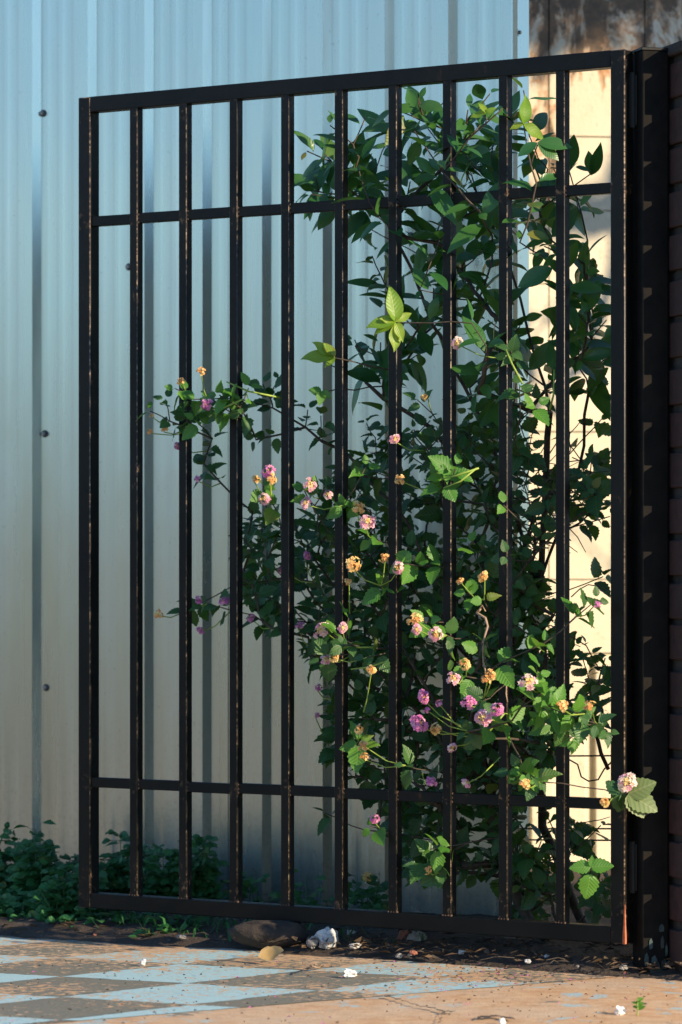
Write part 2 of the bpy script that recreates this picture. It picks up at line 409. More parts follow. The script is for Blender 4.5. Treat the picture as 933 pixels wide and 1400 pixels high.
# painted diamonds, on a lattice
L0 = Vector((-0.506, 6.924)); E1 = Vector((0.218, 0.224)); E2 = Vector((0.243, -0.118))
def cut(poly, inside, inter):
    out = []
    for k in range(len(poly)):
        p, q = poly[k], poly[(k + 1) % len(poly)]
        ip, iq = inside(p), inside(q)
        if ip: out.append(p)
        if ip != iq: out.append(inter(p, q))
    return out
def bcut(ab): return ab[1] - (1.36 + 0.235 * ab[0])
def lerp_cut(fn):
    def f(p, q):
        t = fn(p) / (fn(p) - fn(q)); return (p[0] + (q[0] - p[0]) * t, p[1] + (q[1] - p[1]) * t)
    return f
def wcut(ab):     # stay in front of the pavement's back edge
    w = L0 + E1 * ab[0] + E2 * ab[1]
    return -(N.dot(Vector((w.x, w.y, 0)) - G0) - EDGE_OFF - 0.03)
for i in range(-6, 10):
    for j in range(-6, 5):
        poly = [(i, j), (i + 1, j), (i + 1, j + 1), (i, j + 1)]
        for fn in (bcut, wcut):
            poly = cut(poly, lambda p: fn(p) < 0, lerp_cut(fn))
            if len(poly) < 3: break
        if len(poly) < 3: continue
        area = abs(sum(poly[k][0] * poly[(k + 1) % len(poly)][1] - poly[(k + 1) % len(poly)][0] * poly[k][1] for k in range(len(poly)))) / 2
        if area < 0.03: continue
        # ragged edge: subdivide and jitter a little
        pts = []
        for k in range(len(poly)):
            p, q = poly[k], poly[(k + 1) % len(poly)]
            for h in range(14):
                tt = h / 14; x = p[0] + (q[0] - p[0]) * tt; y = p[1] + (q[1] - p[1]) * tt
                jx, jy = (0, 0) if h == 0 else (rng.uniform(-.012, .012), rng.uniform(-.012, .012))
                w = L0 + E1 * (x + jx) + E2 * (y + jy); pts.append((w.x, w.y, 0.0012))
        mm = MB(); mm.add(pts, [tuple(range(len(pts)))])
        blue = (i + j) % 2 == 0
        d = mm.build('painted_diamond', M['blue_d'] if blue else M['grey_d'], pv)
        if d.data.polygons[0].normal.z < 0: d.data.flip_normals()

# cracks in the concrete: dark open seams
def crack(pixels, w=0.004):
    pts = []
    for (x0, y0), (x1, y1) in zip(pixels, pixels[1:]):
        for k in range(6):
            t = k / 6; p = on_ground(x0 + (x1 - x0) * t, y0 + (y1 - y0) * t, 0.005); pts.append(p + Vector((rng.uniform(-.004, .004), rng.uniform(-.012, .012), 0)))
    mm = MB(); vs = []
    for k, p in enumerate(pts):
        ww = w * rng.uniform(.5, 1.6) * 3
        vs += [p + Vector((0, ww / 2, 0)), p - Vector((0, ww / 2, 0))]
    mm.add(vs, [(2 * k, 2 * k + 1, 2 * k + 3, 2 * k + 2) for k in range(len(pts) - 1)])
    mm.build('crack', M['soil'], pv)
crack([(528, 1361), (555, 1369), (580, 1376), (607, 1382), (626, 1383)]); crack([(607, 1383), (604, 1392), (600, 1400)], 0.003)
crack([(650, 1391), (676, 1389), (712, 1394)], 0.007)

# soil bed behind the pavement, uneven; its spill widens leftward to stand in for shade
m = MB(); nx, ny = 150, 70; vs = []
for j in range(ny + 1):
    for i in range(nx + 1):
        s = -1.6 + 4.6 * i / nx
        o_ = 0.40 - 3.6 * (j / ny) ** 1.7
        p = on_gate(s, o_, 0)
        edge = 0.035 + 0.10 * max(0, min(1, (s - 0.35) / 1.2)) ** 1.2 + 0.05 * mnoise.noise(Vector((s * 5, 0, 3))) + 0.02 * mnoise.noise(Vector((s * 19, 0, 3)))
        d = edge - o_
        h = max(-0.02, min(0.028, d * 0.28)) + (0.012 * (mnoise.noise(Vector((p.x * 9, p.y * 9, 0))) ) + 0.006 * mnoise.noise(Vector((p.x * 31, p.y * 31, 2)))) * max(0, min(1, (d + .02) * 9))
        if d < -0.06: h = -0.03
        vs.append((p.x, p.y, h))
fs = [(j * (nx + 1) + i, j * (nx + 1) + i + 1, (j + 1) * (nx + 1) + i + 1, (j + 1) * (nx + 1) + i) for j in range(ny) for i in range(nx)]
m.add(vs, fs)
so = m.build('soil_bed', M['soil'], None, smooth=True); tag(so, kind='structure')
if so.data.polygons[0].normal.z < 0: so.data.flip_normals()

# ------------------------------------------------------------------ far rendered wall
WN = Vector((0.15, -0.99, 0)).normalized(); WT = Vector((-WN.y, WN.x, 0))      # WT runs to the right
W0 = Vector((0.1, 9.55, 0))
fw = empty('rendered_wall', W0); tag(fw, 'sunlit cream block wall with dark mould stains behind the shrub', 'wall')
m = MB(); m.box(W0 - WN * 0.2, WT * 2.6, WN * 0.192, Vector((0, 0, 3.0))); keep(m.build('wall_core', M['render'], None), fw)
bw, bh = 0.245, 0.185
bm_ = MB(); gap = 0.0035
for r_ in range(16):
    for c_ in range(10):
        if r_ < 3: continue
        mm = MB(); e = rng.uniform(0, 0.0025)
        mm.box(W0 + WT * (0.18 + c_ * bw + gap / 2) + Vector((0, 0, r_ * bh + gap / 2)) - WN * 0.01, WT * (bw - gap), WN * (0.011 + e), Vector((0, 0, bh - gap)))
        keep(mm.build('block', M['render'], None), fw)
for c_ in range(30):          # upright ribs of the plinth panel below
    mm = MB(); mm.box(W0 + WT * (0.05 + c_ * 0.082) - WN * 0.009, WT * 0.060, WN * 0.016, Vector((0, 0, 0.545)))
    keep(mm.build('plinth_rib', M['render'], None, bevel=0.004), fw)

# ------------------------------------------------------------------ low unseen wall, added to darken and warm the sheet's lower reflection
lw = empty('reflection_wall', (-10.5, -2, -0.06)); tag(lw, 'low unseen brown wall added to be mirrored in the sheet wall', 'wall')
m = MB(); m.box((-10.7, -14, -0.06), (0.2, 0, 0), (0, 26, 0), (0, 0, 1.55)); keep(m.build('wall', M['brownwall'], None), lw)
m = MB(); m.box((-10.73, -14, 1.4925), (0.26, 0, 0), (0, 26, 0), (0, 0, 0.06)); keep(m.build('coping', M['brownwall'], None, bevel=0.01), lw)

# ------------------------------------------------------------------ corrugated sheet wall
S_OFF = -0.60
sR = gate_s(at(697, 700, S_OFF + 0.025))          # right edge of the sheeting along the gate's axis
sw = empty('corrugated_sheet_wall', on_gate(sR, S_OFF, 0)); tag(sw, 'shaded pale blue-grey corrugated metal sheet wall behind the gate', 'wall')
PER = 0.1655; RH = 0.0178
def profile():            # one period from right to left: (ds, height)
    # the flat of the rib's crown, the visible flank, the pan with two faint stiffeners
    return [(0.0, 0.0), (0.0126, RH), (0.040, RH), (0.0505, 0.0), (0.068, 0.0), (0.076, 0.0007), (0.086, 0.0009), (0.094, 0.0007), (0.102, 0.0), (0.112, 0.0), (0.120, 0.0007), (0.130, 0.0009), (0.138, 0.0007), (0.146, 0.0)]
first = gate_s(at(626, 60, S_OFF))        # right foot of the first rib
def sheet_h(s):
    x = (s - first) % PER; pr = profile() + [(PER, 0.0)]
    for (a0, h0), (a1, h1) in zip(pr, pr[1:]):
        if a0 <= x <= a1: return h0 + (h1 - h0) * (x - a0) / (a1 - a0)
    return 0.0
ZT = 2.7
pstart = first - PER * 0.2
panel_edges = [sR - 0.01, first + PER * 3.72, first + PER * 8.72, first + PER * 13.72, first + PER * 18.72]
for k in range(4):
    s0, s1 = panel_edges[k], panel_edges[k + 1] + 0.02
    ss = [s0]
    kk = math.floor((s0 - first) / PER) - 1
    while True:
        done = False
        for (ds, _) in profile():
            v = first + kk * PER + ds
            if v <= s0 + 1e-5: continue
            if v >= s1 - 1e-5: done = True; break
            ss.append(v)
        if done: break
        kk += 1
    ss.append(s1)
    lift = 0.0012 * (k % 2)
    m = MB(); n_ = len(ss); zs = [0.012, 0.5, 1.0, 1.5, 2.0, ZT]
    for back in (0, 1):
        for z in zs:
            for s in ss:
                wob = 0.0015 * mnoise.noise(Vector((s * 3, z * 1.3, k)))
                p = on_gate(s, S_OFF + sheet_h(s) + lift + wob - 0.0007 * back, z); m.v.append(tuple(p))
    nz = len(zs)
    for back in (0, 1):
        b0 = back * nz * n_
        for j in range(nz - 1):
            for i in range(n_ - 1):
                q = (b0 + j * n_ + i, b0 + j * n_ + i + 1, b0 + (j + 1) * n_ + i + 1, b0 + (j + 1) * n_ + i)
                m.f.append(q[::-1] if not back else q); m.m.append(0)
    keep(m.build('sheet_panel', M['sheet'], None), sw)
# corner trim: an angle on the free edge
m = MB()
cs = sR
m.box(on_gate(cs - 0.004, S_OFF - 0.045, 0.01), U * 0.0025, N * 0.070, Vector((0, 0, ZT)))
m.box(on_gate(cs - 0.0015, S_OFF + 0.0225, 0.01), U * 0.020, N * 0.0025, Vector((0, 0, ZT)))
m.box(on_gate(cs + 0.0185, S_OFF + 0.001, 0.01), U * 0.0025, N * 0.0215, Vector((0, 0, ZT)))
keep(m.build('corner_trim', M['sheet'], None), sw)
# back rails that carry the sheets
for z in (0.25, 1.2, 2.3):
    m = MB(); m.box(on_gate(sR + 0.06, S_OFF - 0.055, z), U * 2.7, N * 0.04, Vector((0, 0, 0.04))); keep(m.build('back_rail', M['paint'], None), sw)
m = MB(); m.box(on_gate(sR + 0.20, S_OFF - 0.12, -0.03), U * 0.05, N * 0.05, Vector((0, 0, ZT))); keep(m.build('back_post', M['paint'], None), sw)
for (px, py) in ((60, 155), (62, 593), (64, 940), (177, 365)):
    p = at(px, py, S_OFF); s = gate_s(p); c = on_gate(s, S_OFF + sheet_h(s) + 0.001, p.z)
    m = MB(); m.tube([c - N * .002, c + N * 0.002], 0.0085, 14); w_ = keep(m.build('washer', M['washer'], None), sw)
    m = MB(); m.tube([c + N * 0.001, c + N * 0.0075], [0.0058, 0.0052], 6); h_ = m.build('screw_head', M['screw'], w_)

c = on_gate(sR - 0.004, S_OFF - 0.005, at(708, 44, S_OFF).z)
m = MB(); m.tube([c, c - U * 0.0015], 0.0075, 12); w_ = keep(m.build('washer', M['sheet'], None), sw)
m = MB(); m.tube([c - U * 0.0015, c - U * 0.005], [0.0045, 0.004], 6); m.build('screw_head', M['screw'], w_)

# ------------------------------------------------------------------ gate
gt = empty('steel_bar_gate', on_gate(0, 0, 0)); tag(gt, 'black square-bar steel gate with rust-worn edges standing ajar', 'gate')
GW = gate_s(at(107, 700, 0.015)); FW = 0.032; ZB, ZTOP = 0.060, 1.759
FR = 0.015
def gpart(name, mb, mat='paint', bevel=0.0018, parent=None):
    o = mb.build(name, [M[mat], M['edge']] if mat == 'worn' else M[mat], None, bevel=bevel, segs=1 if mat == 'worn' else 3)
    if mat == 'worn': o.modifiers[0].material = 1
    keep(o, gt); return o
st = MB(); st.box(on_gate(0, FR - FW, ZB), U * FW, N * FW, Vector((0, 0, ZTOP - ZB))); gpart('hinge_stile', st, 'worn')
st = MB(); st.box(on_gate(GW - FW, FR - FW, ZB), U * FW, N * FW, Vector((0, 0, ZTOP - ZB))); gpart('free_stile', st, 'worn')
r = MB(); r.box(on_gate(FW, FR - FW - 0.0006, ZTOP - FW + 0.0004), U * (GW - 2 * FW), N * FW, Vector((0, 0, FW))); gpart('top_rail', r)
r = MB(); r.box(on_gate(FW, FR - FW - 0.0006, ZB - 0.0004), U * (GW - 2 * FW), N * FW, Vector((0, 0, FW))); gpart('bottom_rail', r)
pxs = [763, 686, 610, 537, 464, 395, 323, 255, 190]
BS = 0.0200
bar_s = []
for k in range(9):
    s = FW / 2 + (GW - FW) * (k + 1) / 10.0 + rng.uniform(-.0015, .0015)
    bar_s.append(s)
    m = MB(); m.box(on_gate(s - BS / 2, FR - 0.001 - BS, ZB + FW - 0.002), U * BS, N * BS, Vector((0, 0, ZTOP - ZB - 2 * FW + 0.004)))
    gpart('bar', m, 'worn', 0.0011)
edges = [FW] + [x for s in bar_s for x in (s - BS / 2, s + BS / 2)] + [GW - FW]
for name, z in (('upper_rail', 1.498), ('lower_rail', 0.323)):
    for k in range(0, len(edges), 2):
        m = MB(); m.box(on_gate(edges[k] - 0.001, FR - 0.0045 - 0.018, z - 0.0105 + rng.uniform(-.0012, .0012)), U * (edges[k + 1] - edges[k] + 0.002), N * 0.018, Vector((0, 0, 0.021)))
        gpart(name, m, 'paint', 0.0015)
# weld beads where the bars meet the rails
def blob(mb, c, r, squash=1.0, seed=0, n=6, mi=0):
    vs = []; rr = random.Random(seed); rows = 4
    for j in range(rows + 1):
        th = math.pi * j / rows
        for k in range(n):
            ph = 2 * math.pi * k / n; q = r * rr.uniform(.75, 1.2)
            vs.append(Vector(c) + Vector((math.sin(th) * math.cos(ph) * q, math.sin(th) * math.sin(ph) * q, math.cos(th) * q * squash)))
    fs = [(j * n + k, j * n + (k + 1) % n, (j + 1) * n + (k + 1) % n, (j + 1) * n + k) for j in range(rows) for k in range(n)]
    mb.add(vs, [f[::-1] for f in fs], mi)
w_ = MB()
for k, s in enumerate(bar_s):
    for z in (1.498, 0.323):
        for sg in (-1, 1):
            for q in range(3): blob(w_, on_gate(s + sg * (BS / 2 + 0.0005), FR - 0.006, z - 0.008 + q * 0.008), 0.0028, 1.2, k * 31 + q)
    for q in range(4): blob(w_, on_gate(s - BS / 2 + q * BS / 3, FR - 0.0025, ZB + FW + 0.0005), 0.0030, 0.8, k * 17 + q)
tag(keep(w_.build('weld_beads', M['weld'], None, smooth=True), gt), kind='stuff')
# rust streak at the foot of the hinge stile
m = MB(); c = on_gate(-0.0006, FR + 0.0006, 0)
zz = [0.0, 0.015, 0.04, 0.075]; wd = [0.006, 0.006, 0.0035, 0.001]
vs = []
for z, w_ in zip(zz, wd):
    vs += [c + U * w_ * 0.8 + N * 0.0004 + Vector((0, 0, ZB + z)), c + N * 0.0008 - U * 0.0008 + Vector((0, 0, ZB + z)), c - N * w_ - U * 0.0006 + Vector((0, 0, ZB + z))]
m.add(vs, [f for k in range(3) for f in ((3 * k, 3 * k + 1, 3 * k + 4, 3 * k + 3), (3 * k + 1, 3 * k + 2, 3 * k + 5, 3 * k + 4))]); keep(m.build('rust_patch', M['rust'], None), gt)

# ------------------------------------------------------------------ hinge post and brick pillar
PW = Vector((math.cos(R(15)), math.sin(R(15)), 0)); PB = Vector((-math.sin(R(15)), math.cos(R(15)), 0))
C1 = at(878.5, 700, 0.011); C1.z = 0
PWID = 0.053
gp = empty('hinge_post', C1); tag(gp, 'thick black steel hinge post beside the brick pillar', 'post')
m = MB(); m.box(C1 + Vector((0, 0, -0.03)), PW * PWID, PB * 0.058, Vector((0, 0, 1.785))); keep(m.build('post_tube', M['matte'], None, bevel=0.003, segs=3), gp)
m = MB(); m.box(C1 + PW * -0.002 + PB * -0.002 + Vector((0, 0, 1.7545)), PW * (PWID + 0.004), PB * 0.062, Vector((0, 0, 0.006))); keep(m.build('post_cap', M['paint'], None, bevel=0.001), gp)
m = MB()
for k in range(16):
    ww, hh = rng.uniform(.005, .013), rng.uniform(.008, .03); a0 = rng.uniform(0, PWID - ww); z0 = rng.uniform(0, .10) * rng.random() + .004
    q = [C1 + PW * (a0 + ww * fx) - PB * .0012 + Vector((0, 0, z0 + hh * fz)) for fx, fz in ((.2, 0), (.9, .1), (1, .6), (.6, 1), (.1, .8), (0, .3))]
    m.add(q + [p - PB * .0012 for p in q], [tuple(range(6, 12))] + [(i_, (i_ + 1) % 6, 6 + (i_ + 1) % 6, 6 + i_) for i_ in range(6)])
tag(keep(m.build('flaking_paint', M['post_base'], None), gp), kind='stuff')
for z0, z1 in ((1.615, 1.712), (0.16, 0.25)):
    a_ = on_gate(0.002, -0.004, z0); b_ = C1 + PB * 0.03 + PW * 0.002 + Vector((0, 0, z0))
    dirv = Vector((b_.x - a_.x, b_.y - a_.y, 0)); m = MB(); sd = dirv.normalized().cross(Vector((0, 0, 1)))
    m.box(a_ - sd * 0.006, dirv, sd * 0.012, Vector((0, 0, z1 - z0))); hp_ = keep(m.build('hinge_plate', M['paint'], None, bevel=0.0015), gt)
    m = MB(); mid = a_ + dirv * 0.45; m.tube([mid + Vector((0, 0, -0.004)), mid + Vector((0, 0, z1 - z0 + 0.004))], 0.0085, 12); m.build('hinge_pin', M['paint'], hp_, smooth=False)

PC = C1 - U * 0.092; PC.z = 0
PC = PC + N * (0.0165 - (PC - G0).dot(N))
bp = empty('brick_pillar', PC); tag(bp, 'dark red brick pillar with deep mortar joints at the right edge', 'pillar')
PS = 0.24; CRS = 0.082; BHT = 0.066; REC = 0.012
m = MB(); m.box(PC + PW * REC + PB * REC + Vector((0, 0, -0.03)), PW * (PS - 2 * REC), PB * (PS - 2 * REC), Vector((0, 0, 1.775))); keep(m.build('mortar_core', M['joint'], None), bp)
for k in range(21):
    z = 0.022 + k * CRS
    if k % 2 == 0: rects = [(0, 0, PS, 0.113), (0, 0.127, PS, 0.113)]
    else: rects = [(0, 0, 0.113, PS), (0.127, 0, 0.113, PS)]
    for (w0, b0, wl_, bl) in rects:
        m = MB(); j1, j2 = rng.uniform(0, .004), rng.uniform(0, .004)
        m.box(PC + PW * (w0 + j1) + PB * (b0 + j2) + Vector((0, 0, z + rng.uniform(-.005, .005))), PW * (wl_ - 2 * j1), PB * (bl - 2 * j2), Vector((0, 0, BHT)))
        keep(m.build('brick', M['brick'], None, bevel=0.003, segs=2), bp)
m = MB(); m.box(PC - PW * 0.004 - PB * 0.0 + Vector((0, 0, 1.7445)), PW * (PS + 0.01), PB * (PS + 0.01), Vector((0, 0, 0.022))); keep(m.build('coping', M['stone_dark'], None, bevel=0.004), bp)

# unseen wall added beside the pillar to block sun; its plaster tints rib reflections
NW0 = PC + PW * (PS + 0.012) + PB * 0.01
nb = empty('shading_wall', NW0); tag(nb, 'tall unseen plastered wall added beside the brick pillar to cast shade', 'wall')
m = MB(); m.box((0, 0, 0), (1.35, 0, 0), (0, 0.22, 0), (0, 0, 3.3)); o = m.build('wall', M['mortar'], nb); o.rotation_euler = (0, 0, R(15))
m = MB(); m.box((-0.0, -0.03, 3.302), (1.40, 0, 0), (0, 0.28, 0), (0, 0, 0.06)); o = m.build('coping', M['mortar'], nb, bevel=0.005); o.rotation_euler = (0, 0, R(15))

# ------------------------------------------------------------------ leaves
def leaf_mesh(name, mats, L, W, n=9, serr=0.0, fold=0.25, droop=0.25, shape=(0.42, 1.0), wave=0.0, tip=1.0):
    m = MB(); pk, sharp = shape
    uv = []
    for k in range(n + 1):
        t = k / n
        w = (math.sin(math.pi * t ** (math.log(0.5) / math.log(pk))) ** sharp) if 0 < t < 1 else 0.0
        w *= (1 - 0.35 * max(0, t - 0.75) * 4 * (tip - 1))
        if 0 < k < n: w *= 1 + (serr if k % 2 else -serr)
        y = L * t * (1 - 0.08 * droop * t); z = -droop * L * t * t * 0.6
        hw = W / 2 * w
        zz = fold * hw + wave * L * math.sin(t * 9) * 0.05
        m.v += [(-hw, y + (serr * 0.10 * L if k % 2 else 0), z + zz), (0, y, z), (hw, y + (serr * 0.10 * L if k % 2 else 0), z + zz * 0.8)]
        uv += [(0.5 - 0.5 * w, t), (0.5, t), (0.5 + 0.5 * w, t)]
    for k in range(n):
        b0 = 3 * k
        if k == 0: m.f += [(1, 5 - 0, 4), (1, 4, 3)]; m.m += [0, 0]
        elif k == n - 1: m.f += [(b0, b0 + 1, b0 + 4), (b0 + 1, b0 + 2, b0 + 4)]; m.m += [0, 0]
        else: m.f += [(b0, b0 + 1, b0 + 4, b0 + 3), (b0 + 1, b0 + 2, b0 + 5, b0 + 4)]; m.m += [0, 0]
    me = m.mesh(name, mats, True)
    ul = me.uv_layers.new(name='UVMap')
    for lp in me.loops: ul.data[lp.index].uv = uv[lp.vertex_index]
    return me, m, uv

class LeafKind:
    def __init__(s, name, mat, specs):
        s.v = []
        for k, sp in enumerate(specs): s.v.append(leaf_mesh(name, [M[mat]], **sp))
        s.mat = M[mat]
LK = {}
lant_specs = [dict(L=0.056, W=0.038, n=12, serr=0.09, fold=0.30, droop=0.30, shape=(0.36, 0.85)),
              dict(L=0.048, W=0.034, n=12, serr=0.09, fold=0.15, droop=0.55, shape=(0.36, 0.85), wave=0.5),
              dict(L=0.064, W=0.042, n=12, serr=0.08, fold=0.40, droop=0.15, shape=(0.37, 0.9), wave=0.3)]
lant_specs += [dict(L=0.050, W=0.030, n=12, serr=0.10, fold=0.55, droop=0.8, shape=(0.36, 0.9), wave=1.0), dict(L=0.044, W=0.034, n=12, serr=0.09, fold=-0.2, droop=0.5, shape=(0.38, 0.8), wave=0.8)]
LK['lantana'] = LeafKind('leaf', 'lantana', lant_specs)
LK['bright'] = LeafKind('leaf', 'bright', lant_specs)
gl_specs = [dict(L=0.085, W=0.036, n=9, fold=0.22, droop=0.35, shape=(0.45, 0.95)),
            dict(L=0.074, W=0.036, n=9, fold=0.35, droop=0.15, shape=(0.46, 0.9)),
            dict(L=0.095, W=0.038, n=9, fold=0.12, droop=0.55, shape=(0.43, 1.0), wave=0.3)]
gl_specs += [dict(L=0.080, W=0.030, n=9, fold=0.6, droop=0.8, shape=(0.44, 1.0), wave=0.8), dict(L=0.066, W=0.032, n=9, fold=-0.15, droop=0.6, shape=(0.48, 0.9), wave=0.6)]
LK['glossy'] = LeafKind('leaf', 'glossy', gl_specs)
LK['young'] = LeafKind('leaf', 'young', [dict(L=0.080, W=0.037, n=12, fold=0.45, droop=0.45, shape=(0.46, 0.95), wave=1.1), dict(L=0.070, W=0.034, n=12, fold=0.6, droop=0.75, shape=(0.45, 0.9), wave=0.8), dict(L=0.076, W=0.033, n=12, fold=0.35, droop=0.25, shape=(0.48, 1.0), wave=1.4)])
LK['big'] = LeafKind('leaf', 'big', [dict(L=0.085, W=0.062, n=14, serr=0.07, fold=0.12, droop=0.25, shape=(0.38, 0.8))])
LK['weed'] = LeafKind('leaf', 'weed', [dict(L=0.021, W=0.017, n=4, fold=0.2, droop=0.3, shape=(0.6, 0.7)), dict(L=0.026, W=0.017, n=4, fold=0.3, droop=0.5, shape=(0.55, 0.8))])

def frame(pos, d, up, sc=1.0, roll=0.0):
    d = Vector(d).normalized(); up = Vector(up); up = up - d * up.dot(d)
    up = up.normalized() if up.length > 1e-4 else d.orthogonal().normalized()
    x = d.cross(up).normalized()
    m3 = Matrix((x, d, up)).transposed()
    m4 = m3.to_4x4() @ Matrix.Rotation(roll, 4, 'Y')
    m4 = m4 @ Matrix.Scale(sc, 4); m4.translation = pos
    return m4

class LeafBag:
    """collects leaves (kind, variant, matrix); the ones that show most become objects, the rest one mesh"""
    def __init__(s): s.items = []
    def put(s, kind, pos, d, up, sc=1.0, roll=0.0, prio=0.0):
        vi = rng.randrange(len(LK[kind].v)); s.items.append((prio, kind, vi, frame(pos, d, up, sc, roll)))
    def build(s, root, limit=300, stuffname='small_leaves'):
        s.items.sort(key=lambda q: -q[0])
        inv = Matrix.Translation(-Vector(root.location))
        for (pr, kind, vi, mx) in s.items[:limit]:
            o = bpy.data.objects.new('leaf', LK[kind].v[vi][0]); col.objects.link(o); o.parent = root
            o.matrix_local = inv @ mx
        rest = s.items[limit:]
        if not rest: return
        mats = []; V = []; Fc = []; UVs = []; mi = []; base = 0
        for (pr, kind, vi, mx) in rest:
            me, mb, uv = LK[kind].v[vi]
            if LK[kind].mat not in mats: mats.append(LK[kind].mat)
            k = mats.index(LK[kind].mat)
            A = np.array(mx); P = np.array(mb.v); P = P @ A[:3, :3].T + A[:3, 3]
            V.append(P)
            for f in mb.f: Fc.append(tuple(i + base for i in f)); mi.append(k)
            UVs.append(np.array(uv)); base += len(P)
        V = np.concatenate(V); UVs = np.concatenate(UVs)
        me = bpy.data.meshes.new(stuffname); me.from_pydata([tuple(p) for p in V], [], Fc)
        for mt in mats: me.materials.append(mt)
        me.polygons.foreach_set('material_index', mi); me.polygons.foreach_set('use_smooth', [True] * len(Fc))
        idx = np.zeros(len(me.loops), dtype=np.int32); me.loops.foreach_get('vertex_index', idx)
        ul = me.uv_layers.new(name='UVMap'); ul.data.foreach_set('uv', UVs[idx].astype(np.float32).ravel())
        me.update(); o = link(stuffname, me); keep(o, root); o['kind'] = 'stuff'

# ------------------------------------------------------------------ branching skeleton
class Skeleton:
    def __init__(s): s.p = []; s.par = []; s.load = []; s.start = []
    def node(s, p, par): s.p.append(Vector(p)); s.par.append(par); s.load.append(0.0); return len(s.p) - 1
    def line(s, pts, par=None, step=0.05, jit=0.006):
        last = par
        for k, p in enumerate(pts):
            p = Vector(p)
            if last is None: last = s.node(p, -1); continue
            a = s.p[last]; n = max(1, int((p - a).length / step))
            for q in range(1, n + 1):
                last = s.node(a.lerp(p, q / n) + Vector([rng.uniform(-jit, jit) for _ in range(3)]), last)
        return last
    def nearest(s, p, base, bias=0.35):
        best, bd = 0, 1e9
        dp = (p - base).length
        for i, q in enumerate(s.p):
            d = (p - q).length + max(0, (q - base).length - dp + 0.03) * 4 + max(0, q.z - p.z) * bias
            if d < bd: best, bd = i, d
        return best
    def grow(s, p, base, lift=0.12):
        i = s.nearest(p, base); a = s.p[i]; d = p - a; L = d.length
        n = max(2, int(L / 0.035)); last = i; path = [a]
        c = a + d * 0.5 + Vector((rng.uniform(-.1, .1), rng.uniform(-.1, .1), -lift * rng.uniform(-0.3, 1))) * L * 0.6
        for q in range(1, n + 1):
            t = q / n; x = a * (1 - t) ** 2 + c * 2 * t * (1 - t) + p * t * t + Vector([rng.uniform(-.003, .003) for _ in range(3)])
            last = s.node(x, last); path.append(x)
        return last, path
    def mesh(s, root, name, mat, r0=0.0013, k=0.0011, ex=0.5, rmax=0.02):
        n = len(s.p); load = [0.0] * n; kids = [[] for _ in range(n)]
        for i in range(n):
            if s.par[i] >= 0: kids[s.par[i]].append(i)
        for i in reversed(range(n)):
            if not kids[i]: load[i] += 1
            if s.par[i] >= 0: load[s.par[i]] += load[i]
        rad = [min(rmax, r0 + k * (l ** ex - 1)) for l in load]
        m = MB(); stack = [i for i in range(n) if s.par[i] < 0]
        done = set()
        while stack:
            i = stack.pop(); pts = [s.p[i]]; rr = [rad[i]]
            if s.par[i] >= 0: pts = [s.p[s.par[i]], s.p[i]]; rr = [min(rad[s.par[i]], rad[i] * 1.25), rad[i]]
            cur = i
            while kids[cur]:
                ks = sorted(kids[cur], key=lambda q: -load[q])
                for q in ks[1:]: stack.append(q)
                cur = ks[0]; pts.append(s.p[cur]); rr.append(rad[cur])
            if len(pts) > 1: m.tube(pts, rr, 6)
        return keep(m.build(name, mat, None, smooth=True), root)

CAMDIR = Vector((0, -1, 0.05)); UPZ = Vector((0, 0, 1))
def rvec(a=1.0): return Vector((rng.gauss(0, a), rng.gauss(0, a), rng.gauss(0, a)))
def inside(poly, x, y):
    c = False; n = len(poly)
    for i in range(n):
        x0, y0 = poly[i]; x1, y1 = poly[(i + 1) % n]
        if (y0 > y) != (y1 > y) and x < (x1 - x0) * (y - y0) / (y1 - y0) + x0: c = not c
    return c
def sample(poly, n, mind, offs, tries=6000):
    xs = [p[0] for p in poly]; ys = [p[1] for p in poly]; out = []
    for _ in range(tries):
        x = rng.uniform(min(xs), max(xs)); y = rng.uniform(min(ys), max(ys))
        if not inside(poly, x, y): continue
        off = rng.uniform(*offs)
        if any((x - a) ** 2 + (y - b) ** 2 + ((off - c) * 700) ** 2 < mind * mind for a, b, c in out): continue
        out.append((x, y, off))
        if len(out) >= n: break
    return out
def leafy(bag, path, kind, npairs, spacing, spread=0.9, opposite=True, sc=(0.75, 1.1), prio=0.0, upbias=(0.0, -0.55, 0.75), tipkind=None):
    """leaves along the outer end of a twig"""
    L = [0.0]
    for a_, b_ in zip(path, path[1:]): L.append(L[-1] + (b_ - a_).length)
    tot = L[-1]; rot = rng.uniform(0, 6.28)
    for k in range(npairs):
        dd = tot - k * spacing
        if dd < 0: break
        j = max(1, next((q for q in range(len(L)) if L[q] >= dd - 1e-9), len(L) - 1))
        t = (dd - L[j - 1]) / max(1e-6, L[j] - L[j - 1]); p = path[j - 1].lerp(path[j], t)
        tw = (path[j] - path[j - 1]).normalized(); a = tw.orthogonal().normalized(); b_ = tw.cross(a)
        rot += 1.57 if opposite else 2.4
        for q in ((0, math.pi) if opposite else (0,)):
            sd = a * math.cos(rot + q) + b_ * math.sin(rot + q)
            d = tw * (0.75 if k == 0 else 0.4) + sd * spread + Vector((0, 0, -0.12)) + rvec(0.18)
            up = Vector(upbias) + sd * -0.1 + tw * 0.3 + rvec(0.35)
            bag.put(kind if not (tipkind and k < 2) else tipkind, p + d.normalized() * 0.006, d, up, rng.uniform(*sc) * (0.62 if k == 0 else 1.0), rng.uniform(-.3, .3), prio + (p - G0).dot(N) + 0.3 * rng.random())

